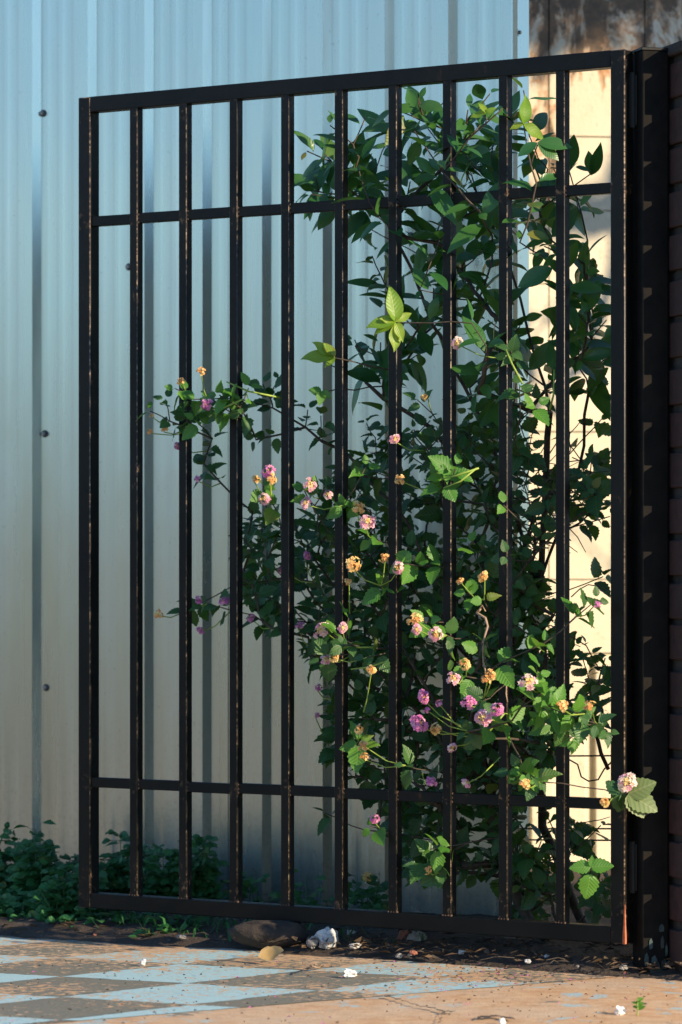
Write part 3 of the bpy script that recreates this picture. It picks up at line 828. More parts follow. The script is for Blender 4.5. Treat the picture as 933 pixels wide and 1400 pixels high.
# ------------------------------------------------------------------ shrub with large smooth leaves
sh_base = on_gate(0.26, -0.33, 0.0)
shrub = empty('smooth_leaf_shrub', sh_base); tag(shrub, 'tall shrub with large smooth pointed leaves reaching the top of the gate', 'shrub')
sk = Skeleton(); bag = LeafBag()
def w(px, py, off): return at(px, py, off)
t0 = sk.line([sh_base + Vector((0, 0, -0.02)), w(738, 1130, -.34), w(728, 960, -.33), w(738, 800, -.32)], None)
t1 = sk.line([w(748, 700, -.32), w(752, 560, -.30), w(725, 450, -.30), w(690, 330, -.28), w(640, 230, -.25)], t0)
t2 = sk.line([w(700, 690, -.30), w(650, 560, -.28), w(590, 440, -.25), w(545, 330, -.24), w(500, 260, -.22)], t0)
t3 = sk.line([w(790, 640, -.34), w(815, 500, -.34), w(800, 330, -.30), w(775, 220, -.26)], t0)
t4 = sk.line([w(640, 640, -.26), w(560, 560, -.20), w(500, 520, -.16), w(450, 500, -.12)], t0)
polyS = [(415, 215), (440, 165), (480, 175), (540, 135), (600, 125), (680, 125), (740, 165), (800, 230), (835, 250), (835, 560), (740, 520), (690, 560), (580, 540), (500, 540), (455, 470), (520, 430), (500, 360), (520, 320), (420, 285)]
tips = sample(polyS, 104, 27, (-0.44, -0.04))
heroS = [(600, 330, .03), (655, 290, .035), (565, 180, .04), (605, 235, .03), (690, 150, .04), (645, 440, .04), (665, 475, .04), (735, 250, .04), (520, 300, .03), (575, 395, .03), (710, 330, .02), (490, 235, .035), (640, 190, .03),
         (420, 205, -.10), (428, 265, -.08), (452, 170, -.06), (484, 200, -.06), (500, 160, -.1), (540, 150, -.08), (575, 140, -.1), (640, 150, -.1), (672, 130, -.12), (715, 125, -.1), (725, 185, -.1), (735, 215, -.08),
         (750, 230, -.1), (560, 250, -.05), (510, 350, -.12), (520, 380, -.10), (600, 330, -.1), (660, 340, -.1), (650, 400, -.1), (690, 440, -.06), (800, 345, -.2), (800, 410, -.2), (810, 470, -.22), (640, 270, -.2), (490, 215, -.04), (480, 260, -.10)]
for (x, y, o_) in sorted(tips + heroS, key=lambda q: -q[1]):
    p = w(x, y, o_); last, path = sk.grow(p, sh_base, 0.10)
    if len(path) < 4: path = [path[0] + (path[0] - path[-1])] + path
    leafy(bag, path, 'glossy', rng.choice((4, 5, 6, 7)), 0.021, 0.85, False, (0.55, 1.08))
# sunlit young shoots that lean out through the bars
def shoot(bag, sk, base, px, py, off, leaves, kind, from_=None, sc=1.0):
    p = w(px, py, off); last, path = sk.grow(p, base, 0.05)
    for (dx, dy, s_, tilt) in leaves:       # directions in the picture: right, down
        d = Vector((dx, rng.uniform(-.5, 0.05), -dy)).normalized()
        bag.put(kind, p, d, Vector((0.5 * tilt, -0.75, 0.45 * (1 - abs(tilt)))), s_ * sc, 0.0, 9.0)
shoot(bag, sk, sh_base, 541, 440, 0.075, [(-.06, -1, 0.92, .3), (-.95, .02, 0.74, .2), (.6, -.35, 0.42, .5), (-.8, .32, 0.6, .1), (-.55, -.12, .4, .3), (.0, 1.0, .72, .6), (.35, .8, .5, .2)], 'young', sc=1.12)
shoot(bag, sk, sh_base, 458, 488, 0.05, [(-.75, -.55, 0.72, .3), (-1, -.05, 0.86, .1), (-.3, -.4, .6, .2), (-.3, .3, .4, .2)], 'young', sc=1.0)
shoot(bag, sk, sh_base, 716, 170, 0.045, [(.15, -1, 0.9, .6), (-.1, -.5, .5, .4), (-.5, .1, .5, .2), (.6, .4, .8, .3)], 'young', sc=0.8)
shoot(bag, sk, sh_base, 665, 155, 0.035, [(-.3, -.6, 0.55, .4), (.5, -.3, .5, .3), (-.8, .1, .6, .1)], 'young', sc=0.7)
shoot(bag, sk, sh_base, 735, 195, 0.04, [(.9, .05, 0.9, .2), (.8, .5, .9, .4), (-.6, .4, .7, .1)], 'glossy', sc=0.9)
shoot(bag, sk, sh_base, 808, 240, -.18, [(.05, -1, 0.85, .6), (.4, -.9, .8, .7)], 'glossy', sc=.9)
shoot(bag, sk, sh_base, 440, 535, 0.03, [(-.9, -.2, .6, .2), (-.1, .8, .55, .5), (.5, .3, .5, .2)], 'bright', sc=1.0)
bag.build(shrub, 300)
sk.mesh(shrub, 'branches', M['bark'], 0.0013, 0.0010, 0.5, 0.013)

# ------------------------------------------------------------------ lantana
def floret(mb, c, nrm, r, mi, mic, seed):
    nrm = Vector(nrm).normalized(); a_ = nrm.orthogonal().normalized(); b_ = nrm.cross(a_); rr = random.Random(seed); ph = rr.uniform(0, 6.28)
    vs = [Vector(c)]; k8 = 10
    for k in range(k8):
        an = ph + 2 * math.pi * k / k8; q = r * (1.0 if k % 2 == 0 else 0.62) * rr.uniform(.88, 1.1)
        vs.append(Vector(c) + (a_ * math.cos(an) + b_ * math.sin(an)) * q + nrm * (0.18 * r))
    mb.add(vs, [(0, 1 + k, 1 + (k + 1) % k8) for k in range(k8)], mi)
    vs2 = [Vector(c) + nrm * r * 0.2 + (a_ * math.cos(k * 1.571) + b_ * math.sin(k * 1.571)) * r * 0.2 for k in range(4)]
    mb.add(vs2, [(0, 1, 2, 3)], mic)
FM = [M['pink'], M['magenta'], M['yellow'], M['orange'], M['blush'], M['greenstem']]
def head_mesh(kind, seed):
    """a lantana flower head: florets over a dome, pointing +Z"""
    m = MB(); rr = random.Random(seed)
    R0 = 0.0165 if kind != 'bud' else 0.0085
    rings = [(0.0, 1), (0.38, 5), (0.75, 9), (1.15, 12)] if kind != 'bud' else [(0.0, 1), (0.6, 5), (1.1, 7)]
    for ri, (th, n) in enumerate(rings):
        for k in range(n):
            if rr.random() < 0.15: continue
            ph = 2 * math.pi * (k + rr.uniform(-.25, .25)) / n + ri; t_ = th * 1.0 + rr.uniform(-.08, .08)
            nn = Vector((math.sin(t_) * math.cos(ph), math.sin(t_) * math.sin(ph), math.cos(t_) * 1.0))
            c = Vector((nn.x * R0, nn.y * R0, nn.z * R0 * 0.5 + rr.uniform(-.0015, .0015))) * rr.uniform(.85, 1.12); nn = (nn + Vector((rr.gauss(0, .25), rr.gauss(0, .25), .35))).normalized()
            q = rr.random(); inner = ri < 2
            mi, mc = {'mix': ((2 if q < .7 else 3) if inner else (0 if q < .75 else 4), 3), 'magenta': ((3 if q < .5 else 2) if (inner and ri == 0) else (1 if q < .8 else 0), 3 if q < .6 else 1),
                      'yellow': ((3 if q < .6 else 2) if inner else (2 if q < .8 else 3), 3), 'blush': ((2 if q < .8 else 3) if inner else (4 if q < .7 else 0), 2),
                      'bud': (3 if q < .6 else 2, 3), 'pinkbud': (0, 1)}[kind]
            fr = (0.0070 if not inner else 0.0056) if kind != 'bud' else 0.0036
            if inner and rr.random() < .35 and kind != 'bud':
                blob(m, c * 1.02, 0.0022, 1.1, rr.randrange(9999), 5, mi)      # unopened bud
            else: floret(m, c, nn, fr * rr.uniform(.9, 1.15), mi, mc, rr.randrange(99999))
            m.tube([Vector((0, 0, -R0 * 0.25)), c], [0.0007, 0.0006], 3, 5, False)
    blob(m, (0, 0, -R0 * 0.10), R0 * 0.5, 0.6, seed, 8, {'mix': 3, 'magenta': 1, 'yellow': 3, 'blush': 2, 'bud': 3}[kind])
    return m.mesh('flower_head', FM, False)
HEADS = {k: [head_mesh(k, 7 * i + 3) for i in range(3)] for k in ('mix', 'magenta', 'yellow', 'blush', 'bud')}

la_base = on_gate(0.32, -0.22, 0.0)
lant = empty('lantana_bush', la_base); tag(lant, 'sprawling lantana bush with pink and yellow flower heads growing through the gate', 'bush')
sk = Skeleton(); bag = LeafBag()
t0 = sk.line([la_base + Vector((0, 0, -.02)), w(690, 1180, -.23), w(672, 1080, -.22)], None)
t1 = sk.line([w(640, 950, -.2), w(600, 800, -.18), w(540, 690, -.16), w(470, 620, -.14), w(415, 585, -.10)], t0)
t1b = sk.line([w(370, 560, -.06), w(330, 545, 0.0), w(300, 545, 0.035)], t1)
t2 = sk.line([w(700, 900, -.25), w(720, 740, -.28), w(760, 640, -.30), w(800, 600, -.30)], t0)
t3 = sk.line([w(590, 1000, -.15), w(500, 900, -.10), w(430, 800, -.10), w(370, 790, -.08), w(320, 800, -.05)], t0)
t4 = sk.line([w(720, 1050, -.12), w(770, 1000, -.02), w(810, 985, .04)], t0)
t5 = sk.line([w(600, 1120, -.15), w(560, 1150, -.1), w(520, 1140, -.08)], t0)
t6 = sk.line([w(660, 740, -.2), w(690, 620, -.15), w(705, 520, -.05)], t1 - 12)
polyL = [(470, 640), (520, 585), (590, 570), (690, 540), (735, 580), (745, 640), (830, 615), (830, 670), (750, 690), (735, 760), (745, 850), (835, 880), (838, 960), (790, 1000), (735, 1050), (690, 1100), (560, 1110), (500, 1090), (455, 1040), (450, 960), (425, 900), (410, 840), (345, 850), (320, 790), (345, 700), (400, 690), (430, 640)]
tips = sample(polyL, 520, 20, (-0.46, -0.02), 9000)
tips += sample([(470, 1110), (620, 1110), (700, 1110), (700, 1200), (640, 1180), (560, 1210), (540, 1140)], 15, 30, (-.4, -.05))
tips += sample([(500, 1085), (760, 1085), (765, 1225), (640, 1235), (560, 1190)], 34, 22, (-.42, -.04))
tips += sample([(560, 600), (740, 600), (745, 1080), (560, 1080)], 60, 20, (-.46, -.1))
tips += sample([(745, 420), (835, 400), (835, 820), (745, 860)], 12, 50, (-.45, -.1))
tips += sample([(770, 1125), (835, 1115), (835, 1240), (770, 1240)], 14, 24, (-.40, -.06))
tips += sample([(690, 1130), (765, 1180), (765, 1240), (690, 1240)], 22, 20, (-.45, -.08))
tips += [(445, 1110, -.1), (475, 1060, -.1), (500, 1065, -.1), (350, 600, -.05), (290, 600, -.02), (280, 635, -.03), (360, 525, -.04), (372, 545, -.06), (380, 520, -.08), (340, 580, -.05), (345, 700, -.08), (330, 735, -.06), (345, 750, -.06), (420, 560, -.1), (440, 570, -.12), (440, 600, -.12), (500, 580, -.1), (515, 600, -.12),
         (255, 835, -.03), (285, 825, -.02), (345, 820, -.04), (370, 860, -.03), (330, 790, -.05), (450, 1010, -.12), (455, 955, -.06)]
for (x, y, o_) in sorted(tips, key=lambda q: -q[1]):
    p = w(x, y, o_); last, path = sk.grow(p, la_base, 0.15)
    if len(path) < 4: path = [path[0] + (path[0] - path[-1])] + path
    leafy(bag, path, 'lantana', rng.choice((2, 3, 3, 4)), 0.022, 0.95, True, (0.45, 0.98))
def out(x, y, o_):      # low on the right the bush leans well out over the pavement
    return o_ * (1 + 1.9 * max(0, min(1, (y - 780) / 160)) * max(0, min(1, (x - 420) / 160))) if o_ > 0.02 and x < 845 and y < 1110 else o_
# sprigs in the sun, in front of the bars: (x, y, off, leaf pairs)
sprigs = [(262, 545, .05, 3), (232, 575, .05, 3), (240, 530, .05, 3), (285, 555, .06, 3), (330, 555, .04, 3), (255, 560, .045, 3), (340, 530, .02, 3), (225, 545, .04, 2), (205, 560, .045, 1), (300, 540, .05, 3), (310, 560, .05, 2), (268, 575, .05, 2), (360, 665, .035, 2), (375, 690, .02, 2), (415, 670, .035, 2), (445, 665, .03, 2), (470, 690, .03, 3), (505, 735, .035, 2), (500, 640, .03, 2),
          (555, 770, .04, 3), (590, 770, .03, 2), (520, 800, .03, 2), (610, 650, .06, 4), (625, 640, .05, 2), (700, 480, .05, 3), (712, 530, .04, 3), (735, 555, .02, 2), (570, 545, .03, 2), (640, 810, .04, 2), (660, 820, .04, 1), (470, 880, .06, 4), (455, 870, .05, 2), (500, 900, .05, 3), (440, 900, .04, 2), (580, 850, .05, 3),
          (610, 870, .04, 2), (635, 925, .05, 2), (625, 905, .04, 2), (690, 905, .045, 2), (660, 960, .05, 3), (640, 1000, .045, 3), (700, 985, .05, 4), (735, 925, .06, 2), (745, 945, .06, 3), (770, 965, .06, 4), (800, 975, .06, 4), (815, 990, .06, 3), (830, 1000, .05, 2), (760, 990, .05, 3), (780, 1010, .04, 3), (735, 985, .05, 3),
          (720, 1065, .05, 4), (740, 1070, .04, 3), (700, 1055, .04, 2), (490, 1010, .03, 3), (590, 1160, .04, 4), (575, 1185, .04, 3), (600, 1195, .03, 2), (505, 1130, .02, 2), (745, 880, .04, 3), (815, 820, .03, 3), (800, 825, .02, 3), (690, 690, .04, 1), (555, 1045, .03, 2), (480, 840, .02, 2), (660, 880, .03, 2), (690, 760, .01, 2), (640, 745, .01, 2)]
for (x, y, o_, n_) in sprigs:
    p = w(x, y, out(x, y, o_) + rng.uniform(-.01, .015)); last, path = sk.grow(p, la_base, 0.1)
    if len(path) < 4: path = [path[0] + (path[0] - path[-1])] + path
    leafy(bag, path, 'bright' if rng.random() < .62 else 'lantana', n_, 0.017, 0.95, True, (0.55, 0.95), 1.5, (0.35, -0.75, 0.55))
# the broad leaves and blossom by the hinge stile, and the bright leaf near the ground
ph_ = w(850, 1085, .075); last, path = sk.grow(ph_, la_base, 0.0)
for (dx, dy, s_) in ((.75, -.35, .85), (.85, .45, .95), (.55, .75, .8)):
    bag.put('big', ph_ + Vector((.012, -.01, 0)), Vector((dx, -.2, -dy)), Vector((.25, -.9, .3)), s_ * .8, 0, 9)
for (dx, dy, s_) in ((-.6, -.6, .9), (.2, .8, .75), (-.1, 1, .9), (.5, -.9, .9), (-.3, .6, .8)):
    bag.put('lantana', ph_, Vector((dx, .1, -dy)), Vector((.2, -.9, .3)), s_, 0, 9)
ph2 = w(808, 1185, .05); last, path = sk.grow(ph2, la_base, 0.0)
for (dx, dy, s_) in ((-.95, .02, .75), (.9, -.05, .7), (-.15, 1, 1.15), (.1, -.8, .35)):
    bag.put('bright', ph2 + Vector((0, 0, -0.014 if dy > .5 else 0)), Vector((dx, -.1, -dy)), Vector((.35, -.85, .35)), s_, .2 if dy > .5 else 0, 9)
# flower heads
heads = [(283, 553, .075, 'magenta', .75), (275, 508, .06, 'bud', 1.0), (248, 521, .06, 'bud', 1.1), (225, 586, .06, 'yellow', .55), (205, 590, .05, 'bud', .8), (208, 568, .05, 'bud', .6), (270, 655, .0, 'magenta', .5), (243, 610, .0, 'magenta', .5), (368, 645, .06, 'magenta', .85), (372, 655, .065, 'yellow', .7), (350, 655, .05, 'yellow', .6), (362, 682, .06, 'mix', .8),
         (424, 663, .055, 'mix', .8), (418, 688, .055, 'mix', .85), (449, 677, .05, 'mix', .6), (490, 694, .055, 'yellow', .8), (502, 714, .065, 'mix', 1.0), (483, 772, .055, 'yellow', 1.0), (476, 795, .04, 'bud', 1.0), (525, 763, .05, 'bud', 1.2), (545, 776, .06, 'mix', .85), (547, 656, .05, 'yellow', .7), (540, 600, .05, 'mix', .8), (625, 469, .06, 'blush', .75),
         (581, 543, .05, 'bud', 1.1), (661, 788, .06, 'yellow', .7), (630, 795, .05, 'bud', .9), (568, 848, .07, 'yellow', .9), (570, 860, .07, 'mix', .7), (596, 867, .07, 'mix', .95), (440, 862, .075, 'mix', 1.0), (469, 858, .07, 'mix', .75), (457, 898, .075, 'yellow', .8), (445, 902, .07, 'mix', .6), (508, 916, .06, 'yellow', .65), (636, 908, .07, 'yellow', .8),
         (620, 928, .07, 'mix', .85), (579, 953, .05, 'magenta', .85), (600, 962, .05, 'magenta', .4), (584, 971, .05, 'magenta', .4), (573, 990, .055, 'magenta', 1.0), (596, 997, .05, 'yellow', .75), (641, 961, .07, 'magenta', .85), (661, 981, .075, 'mix', 1.0), (680, 970, .075, 'magenta', .75), (722, 933, .08, 'blush', .95), (665, 930, .07, 'bud', 1.4), (672, 922, .07, 'bud', 1.4),
         (769, 965, .085, 'bud', 1.3), (807, 965, .085, 'bud', 1.5), (491, 998, .05, 'yellow', .55), (497, 1020, .05, 'yellow', .7), (498, 1035, .04, 'bud', 1.2), (618, 1022, .06, 'mix', .6), (590, 1069, .05, 'magenta', .65), (637, 1071, .06, 'mix', .65), (513, 1120, .04, 'magenta', .65), (718, 1072, .075, 'bud', 1.5), (857, 1070, .10, 'blush', 1.0), (827, 1097, .095, 'yellow', .6), (817, 827, .05, 'magenta', .4),
         (307, 822, -.01, 'magenta', .75), (272, 820, -.01, 'magenta', .6), (217, 840, .0, 'bud', 1.2), (274, 862, -.02, 'magenta', .5), (343, 845, -.03, 'magenta', .55), (410, 855, -.05, 'magenta', .6), (585, 1190, .06, 'bud', 1.1), (436, 940, -.08, 'magenta', .5), (434, 978, -.08, 'magenta', .4), (420, 760, -.05, 'magenta', .5), (385, 780, -.06, 'magenta', .5)]
inv = Matrix.Translation(-la_base)
for k, (x, y, o_, kd, s_) in enumerate(heads):
    p = w(x, y, out(x, y, o_))
    a_dir = Vector((rng.uniform(-.5, .45), -0.95, rng.uniform(-.1, .55))).normalized()
    q = sk.p[sk.nearest(p, la_base)]
    o = bpy.data.objects.new('flower_head', HEADS[kd][k % 3]); col.objects.link(o); o.parent = lant
    o.matrix_local = inv @ (Matrix.Translation(p) @ a_dir.to_track_quat('Z', 'Y').to_matrix().to_4x4() @ Matrix.Rotation(rng.uniform(0, 6), 4, 'Z') @ Matrix.Diagonal((1, rng.uniform(.75, 1.0), 1, 1)) @ Matrix.Scale(s_ * rng.uniform(.80, 1.02), 4))
    if (q - p).length > 0.10: q = p + (q - p).normalized() * 0.10
    c = (p - a_dir * 0.02 + q) / 2 + Vector((0, 0, -.008))
    pts = [p - a_dir * 0.004 * s_, p - a_dir * 0.014, c, q]
    st_ = MB(); st_.tube(pts, [0.0011, 0.0011, 0.0012, 0.0014], 5); keep(st_.build('flower_stalk', M['greenstem'], None, smooth=True), lant)
# pale yellow-green shoots that catch the sun
for seg in ([(390, 545, -.0), (340, 535, .05), (310, 522, .06)], [(332, 546, .05), (300, 560, .065), (286, 570, .07)], [(655, 640, .05), (625, 650, .07), (604, 655, .07)], [(652, 640, .05), (630, 658, .075), (607, 667, .075)], [(715, 525, .05), (700, 497, .06), (692, 478, .06)], [(515, 885, .06), (480, 885, .08), (460, 884, .08)], [(690, 975, .06), (665, 1005, .07), (650, 1015, .07)], [(525, 905, .06), (505, 912, .07), (480, 915, .075)], [(752, 560, .0), (757, 540, .01), (758, 505, .01)]):
    st_ = MB(); st_.tube([w(*q) for q in seg], [0.0021, 0.0019, 0.0013], 6); keep(st_.build('young_shoot', M['greenstem'], None, smooth=True), lant)
bag.build(lant, 300)
sk.mesh(lant, 'branches', M['bark'], 0.0012, 0.0009, 0.5, 0.012)
# the tangle of bare dry twigs deep in the bush
tw = MB()
for k in range(80):
    x, y = rng.gauss(725, 26), rng.gauss(668, 32); o_ = rng.uniform(-.42, -.1)
    if rng.random() < .35: x, y = rng.uniform(640, 800), rng.uniform(560, 1130)
    a_ = w(x, y, o_); an = rng.gauss(0.05, 0.55) if k % 3 else rng.uniform(0, 6.28)
    d = Vector((math.cos(an), rng.uniform(-.5, .5), math.sin(an))) * rng.uniform(.04, .12)
    c = a_ + d * .5 + rvec(.006); e = a_ + d + rvec(.008)
    tw.tube([a_, (a_ + c) / 2 + rvec(.004), c, (c + e) / 2 + rvec(.005), e], [.0016, .0015, .0014, .0012, .0008], 4)
tag(keep(tw.build('bare_twigs', M['bark'], None, smooth=True), lant), kind='stuff')
o = MB()
o.tube([w(658, 832, .03), w(652, 838, .035), w(664, 845, .04), w(667, 856, .045), w(660, 880, .05), w(661, 905, .05), w(666, 928, .055)], [.003, .0028, .0026, .0024, .0022, .0018, .002], 6)
o.tube([w(652, 838, .035), w(660, 828, .03), w(664, 836, .03)], [.0024, .002, .0015], 5)
o.tube([w(693, 930, .05), w(692, 948, .055), w(694, 960, .055)], [.0012, .0012, .0014], 5)
keep(o.build('dead_twig', M['drytwig'], None, smooth=True), lant)

# thin dark wires at the lower right, with a curling tendril
cw = empty('wire_strands', w(800, 1140, -.5)); tag(cw, 'thin dark wires strung low in front of the sunlit cream wall', 'wire')
for (y0, y1) in ((1034, 1033), (1133, 1133), (1148, 1149)):
    m = MB(); m.tube([w(700, y0, -.52), w(860, y1, -.52)], .0018, 5); keep(m.build('wire', M['bark'], None), cw)
m = MB(); m.tube([w(*q, -.3) for q in ((776, 1037), (790, 1045), (795, 1062), (805, 1068), (818, 1066), (826, 1052), (838, 1040))], .0017, 5); m.tube([w(815, 1000, -.3), w(822, 1030, -.3), w(832, 1052, -.3)], .004, 6)
keep(m.build('curling_tendril', M['bark'], None, smooth=True), lant)

# ------------------------------------------------------------------ weeds along the foot of the sheet wall
def weed(px, py_base, off, px_w, hpx, nst, label, dens=1.0):
    """clump of stems with small leaves; height and width in photo pixels at that distance"""
    b0 = at(px, 1200, off); b0.z = 0.0; sc = b0.y / F
    root = empty('weed_clump', b0); tag(root, label, 'weed', 'weeds along the foot of the sheet wall')
    bag = LeafBag(); st = MB()
    for k in range(nst):
        lean = rng.uniform(-1, 1); hh = hpx * sc * rng.uniform(.5, 1.0) * (1 - 0.45 * abs(lean))
        base = b0 + Vector((lean * px_w * sc * .32, rng.uniform(-.07, .07), 0.0))
        top = base + Vector((lean * px_w * sc * .2 + rng.gauss(0, .01), rng.uniform(-.03, .02), hh))
        mid = base.lerp(top, .55) + Vector((rng.gauss(0, .008), rng.gauss(0, .008), 0))
        st.tube([base, mid, top], [.0018, .0014, .0008], 4)
        n = max(5, int(hh / 0.0065 * dens))
        for q in range(n):
            t = 0.12 + 0.88 * (q + rng.random()) / n
            p = base.lerp(mid, t / .55) if t < .55 else mid.lerp(top, (t - .55) / .45)
            an = rng.uniform(0, 6.28); d = Vector((math.cos(an), math.sin(an), rng.uniform(-.1, .6)))
            p2 = p + d * rng.uniform(.006, .028)
            if rng.random() < .5: st.tube([p, p2], .0006, 3, cap=False)
            for z in range(3):
                dd = d + Vector((math.cos(an + (z - 1) * 1.3), math.sin(an + (z - 1) * 1.3), rng.uniform(-.2, .3)))
                bag.put('weed', p2, dd, Vector((0, -.45, .8)) + rvec(.3), rng.uniform(.75, 1.25), 0, -(p.y) + p.z)
    bag.build(root, 0, 'foliage'); tag(keep(st.build('stems', M['weed'], None, smooth=True), root), kind='stuff')
    return root
weed(22, 1250, -.22, 85, 135, 22, 'dense green weed clump at the far left beside the sheet wall')
weed(66, 1250, -.20, 70, 158, 19, 'tallest green weed clump just left of the gate')
weed(98, 1255, -.10, 56, 112, 14, 'low green weed clump tucked against the free end of the gate')
weed(-40, 1250, -.25, 85, 130, 20, 'green weed clump cut by the left edge of the picture')
weed(172, 1240, -.40, 66, 124, 18, 'green weed clump behind the first gap of the gate')
weed(222, 1240, -.38, 64, 112, 17, 'green weed clump behind the second gap of the gate')
weed(262, 1240, -.38, 60, 126, 18, 'bushy green weed clump behind the third gap of the gate')
weed(185, 1290, -.06, 60, 44, 9, 'short leafy weed creeping out under the gate')
weed(235, 1290, -.04, 60, 38, 8, 'short grey-green weed under the gate beside the dark rock')
weed(10, 1275, -.06, 80, 62, 16, 'low front weed clump on soil at the bottom left corner')
weed(60, 1275, -.06, 70, 66, 15, 'low front weed clump on soil left of the gate foot')
weed(125, 1275, -.05, 60, 46, 12, 'short weed on soil under the free end of the gate')
weed(345, 1240, -.40, 56, 84, 6, 'thin sprig of weed behind the fourth gap of the gate', .6)
weed(425, 1240, -.40, 56, 88, 6, 'thin sprig of weed behind the fifth gap of the gate', .6)
weed(505, 1240, -.36, 64, 100, 8, 'weed sprig with a yellow bloom behind the gate under the lantana', .7)
m = MB(); p = at(503, 1199, -.34); ro = [o for o in col.objects if o.get('label', '').startswith('weed sprig with')][0]
for k in range(7):
    an = k * .9; floret(m, p + Vector((math.cos(an) * .006, -.004, math.sin(an) * .006)), Vector((math.cos(an) * .5, -1, math.sin(an) * .5)), .007, 0, 0, k)
keep(m.build('yellow_bloom', M['yellow'], None), ro)
fs_ = empty('seed_stalk', at(-3, 1260, -.25)); tag(fs_, 'single thin green seed stalk leaning at the left edge', 'weed')
m = MB(); m.tube([at(-14, 1250, -.25), at(-6, 1170, -.25), at(9, 1130, -.25)], .0016, 5); keep(m.build('stem', M['weed'], None, smooth=True), fs_)
m = MB(); blob(m, at(10, 1128, -.25), .007, 1.0, 4, 7); keep(m.build('seed_head', M['weed'], None, smooth=True), fs_)
# grass blades and runners under the gate
gr = MB()
for k in range(170):
    x = rng.gauss(235, 75) if k % 3 else rng.uniform(110, 560); b0 = on_gate(gate_s(at(x, 1270, 0)), rng.uniform(-.16, .03), 0.012)
    an = rng.uniform(0, 6.28); L = rng.uniform(.03, .085); d = Vector((math.cos(an) * .8, math.sin(an) * .5, 0)) * L
    q = [b0, b0 + d * .4 + Vector((0, 0, L * .45)), b0 + d * .8 + Vector((0, 0, L * .5)), b0 + d * 1.2 + Vector((0, 0, L * .25))]
    sd = d.cross(UPZ).normalized() * rng.uniform(.0015, .0035)
    vs = []
    for k2, c in enumerate(q): ww = (1, 1, .7, .08)[k2]; vs += [c - sd * ww, c + sd * ww]
    gr.add(vs, [(2 * i, 2 * i + 1, 2 * i + 3, 2 * i + 2) for i in range(3)])
tag(gr.build('grass_blades', M['weed'], None, smooth=True), 'low grass and runners creeping on soil under the gate', 'grass', kind='stuff')

# ------------------------------------------------------------------ stones, rock, fallen bits
def stone(name, c, size, mat, label, cat='stone', group=None, seed=1, flat=0.6, rough=.25):
    rr = random.Random(seed); m = MB(); n, rows = 14, 9; vs = []
    for j in range(rows + 1):
        th = math.pi * j / rows
        for k in range(n):
            ph = 2 * math.pi * k / n; d = Vector((math.sin(th) * math.cos(ph), math.sin(th) * math.sin(ph), math.cos(th)))
            d = Vector([math.copysign(abs(c_) ** .78, c_) for c_ in d])
            q = 1 + rough * (mnoise.noise(d * 1.4 + Vector((seed * 3.1, 0, 0))) * 1.6 + mnoise.noise(d * 3.5 + Vector((seed, 5, 0))) * .7)
            vs.append(Vector((d.x * size[0] / 2 * q, d.y * size[1] / 2 * q, d.z * size[2] / 2 * q)))
    fs = [(j * n + k, (j + 1) * n + k, (j + 1) * n + (k + 1) % n, j * n + (k + 1) % n) for j in range(rows) for k in range(n)]
    m.add(vs, fs); o = m.build(name, M[mat], None, smooth=(rough < .2)); o.location = c; o.rotation_euler = (0, 0, rr.uniform(0, 6) if seed else 0)
    if label: tag(o, label, cat, group)
    return o
def gpt(px, py, z=0.0): return on_ground(px, py, z)
o = stone('rock', gpt(371, 1276, .036), (.160, .09, .052), 'stone_dark', 'long dark brown rock lying under the gate', 'rock', seed=0, rough=.12)
stone('stone', gpt(448, 1283, .032), (.047, .035, .036), 'stone_white', 'white angular stone on soil beside the dark rock', seed=21, rough=.3)
stone('stone', gpt(427, 1288, .026), (.020, .018, .022), 'stone_grey', 'small grey stone touching the white angular stone', seed=22, rough=.4)
stone('stone', gpt(570, 1284, .032), (.034, .03, .032), 'stone_grey', 'pale grey lump of rubble on soil under the gate right of the white stone', seed=23, rough=.5)
stone('stone', gpt(553, 1281, .032), (.022, .02, .026), 'brickchip', 'reddish brick chip beside the pale grey rubble', seed=24, rough=.5)
stone('stone', gpt(480, 1276, .030), (.02, .016, .012), 'stone_white', 'small white pebble behind the white angular stone', seed=26, rough=.4)
stone('stone', gpt(486, 1293, .024), (.026, .012, .009), 'stone_white', 'flat white chip lying right of the white angular stone', seed=27, rough=.4)
stone('stone', gpt(294, 1280, .008), (.02, .016, .014), 'stone_white', 'small pale pebble left of the dark rock', seed=28, rough=.4)
stone('stone', gpt(150, 1268, .016), (.018, .016, .030), 'stone_grey', 'crumpled pale scrap among the weeds under the gate', seed=29, rough=.6)
stone('stone', gpt(196, 1316, .008), (.011, .010, .013), 'stone_white', 'tiny pinkish white pebble alone on the painted pavement at left', seed=30, rough=.3)
stone('fallen_blossom', gpt(478, 1332, .009), (.022, .016, .014), 'whitepetal', 'white crumpled fallen blossom on the painted pavement', 'blossom', seed=31, rough=.55)
stone('stone', gpt(848, 1382, .007), (.018, .014, .015), 'whitepetal', 'white pebble beside the tiny green sprout on the pavement', seed=32, rough=.35)
stone('stone', gpt(687, 1397, .006), (.011, .01, .011), 'whitepetal', 'tiny white pebble at the bottom edge of the picture', seed=33, rough=.3)
o = stone('clay_block', gpt(560, 1262, .02), (.12, .06, .05), 'stone_grey', 'grey lump of masonry behind the bottom rail under the lantana', 'rubble', seed=41, rough=.2)
for k in range(70):
    s = rng.uniform(-.2, 1.65); p = on_gate(s, rng.uniform(-.28, .05 + .05 * max(0, s)), rng.uniform(.012, .022)); q = rng.uniform(.006, .017)
    stone('pebble', p, (q, q * .8, q * .6), rng.choice(('stone_grey', 'stone_grey', 'stone_white', 'brickchip')), 'tiny pebble on the dark soil under the gate', 'pebble', 'pebbles on the soil under the gate', seed=100 + k, rough=.35)

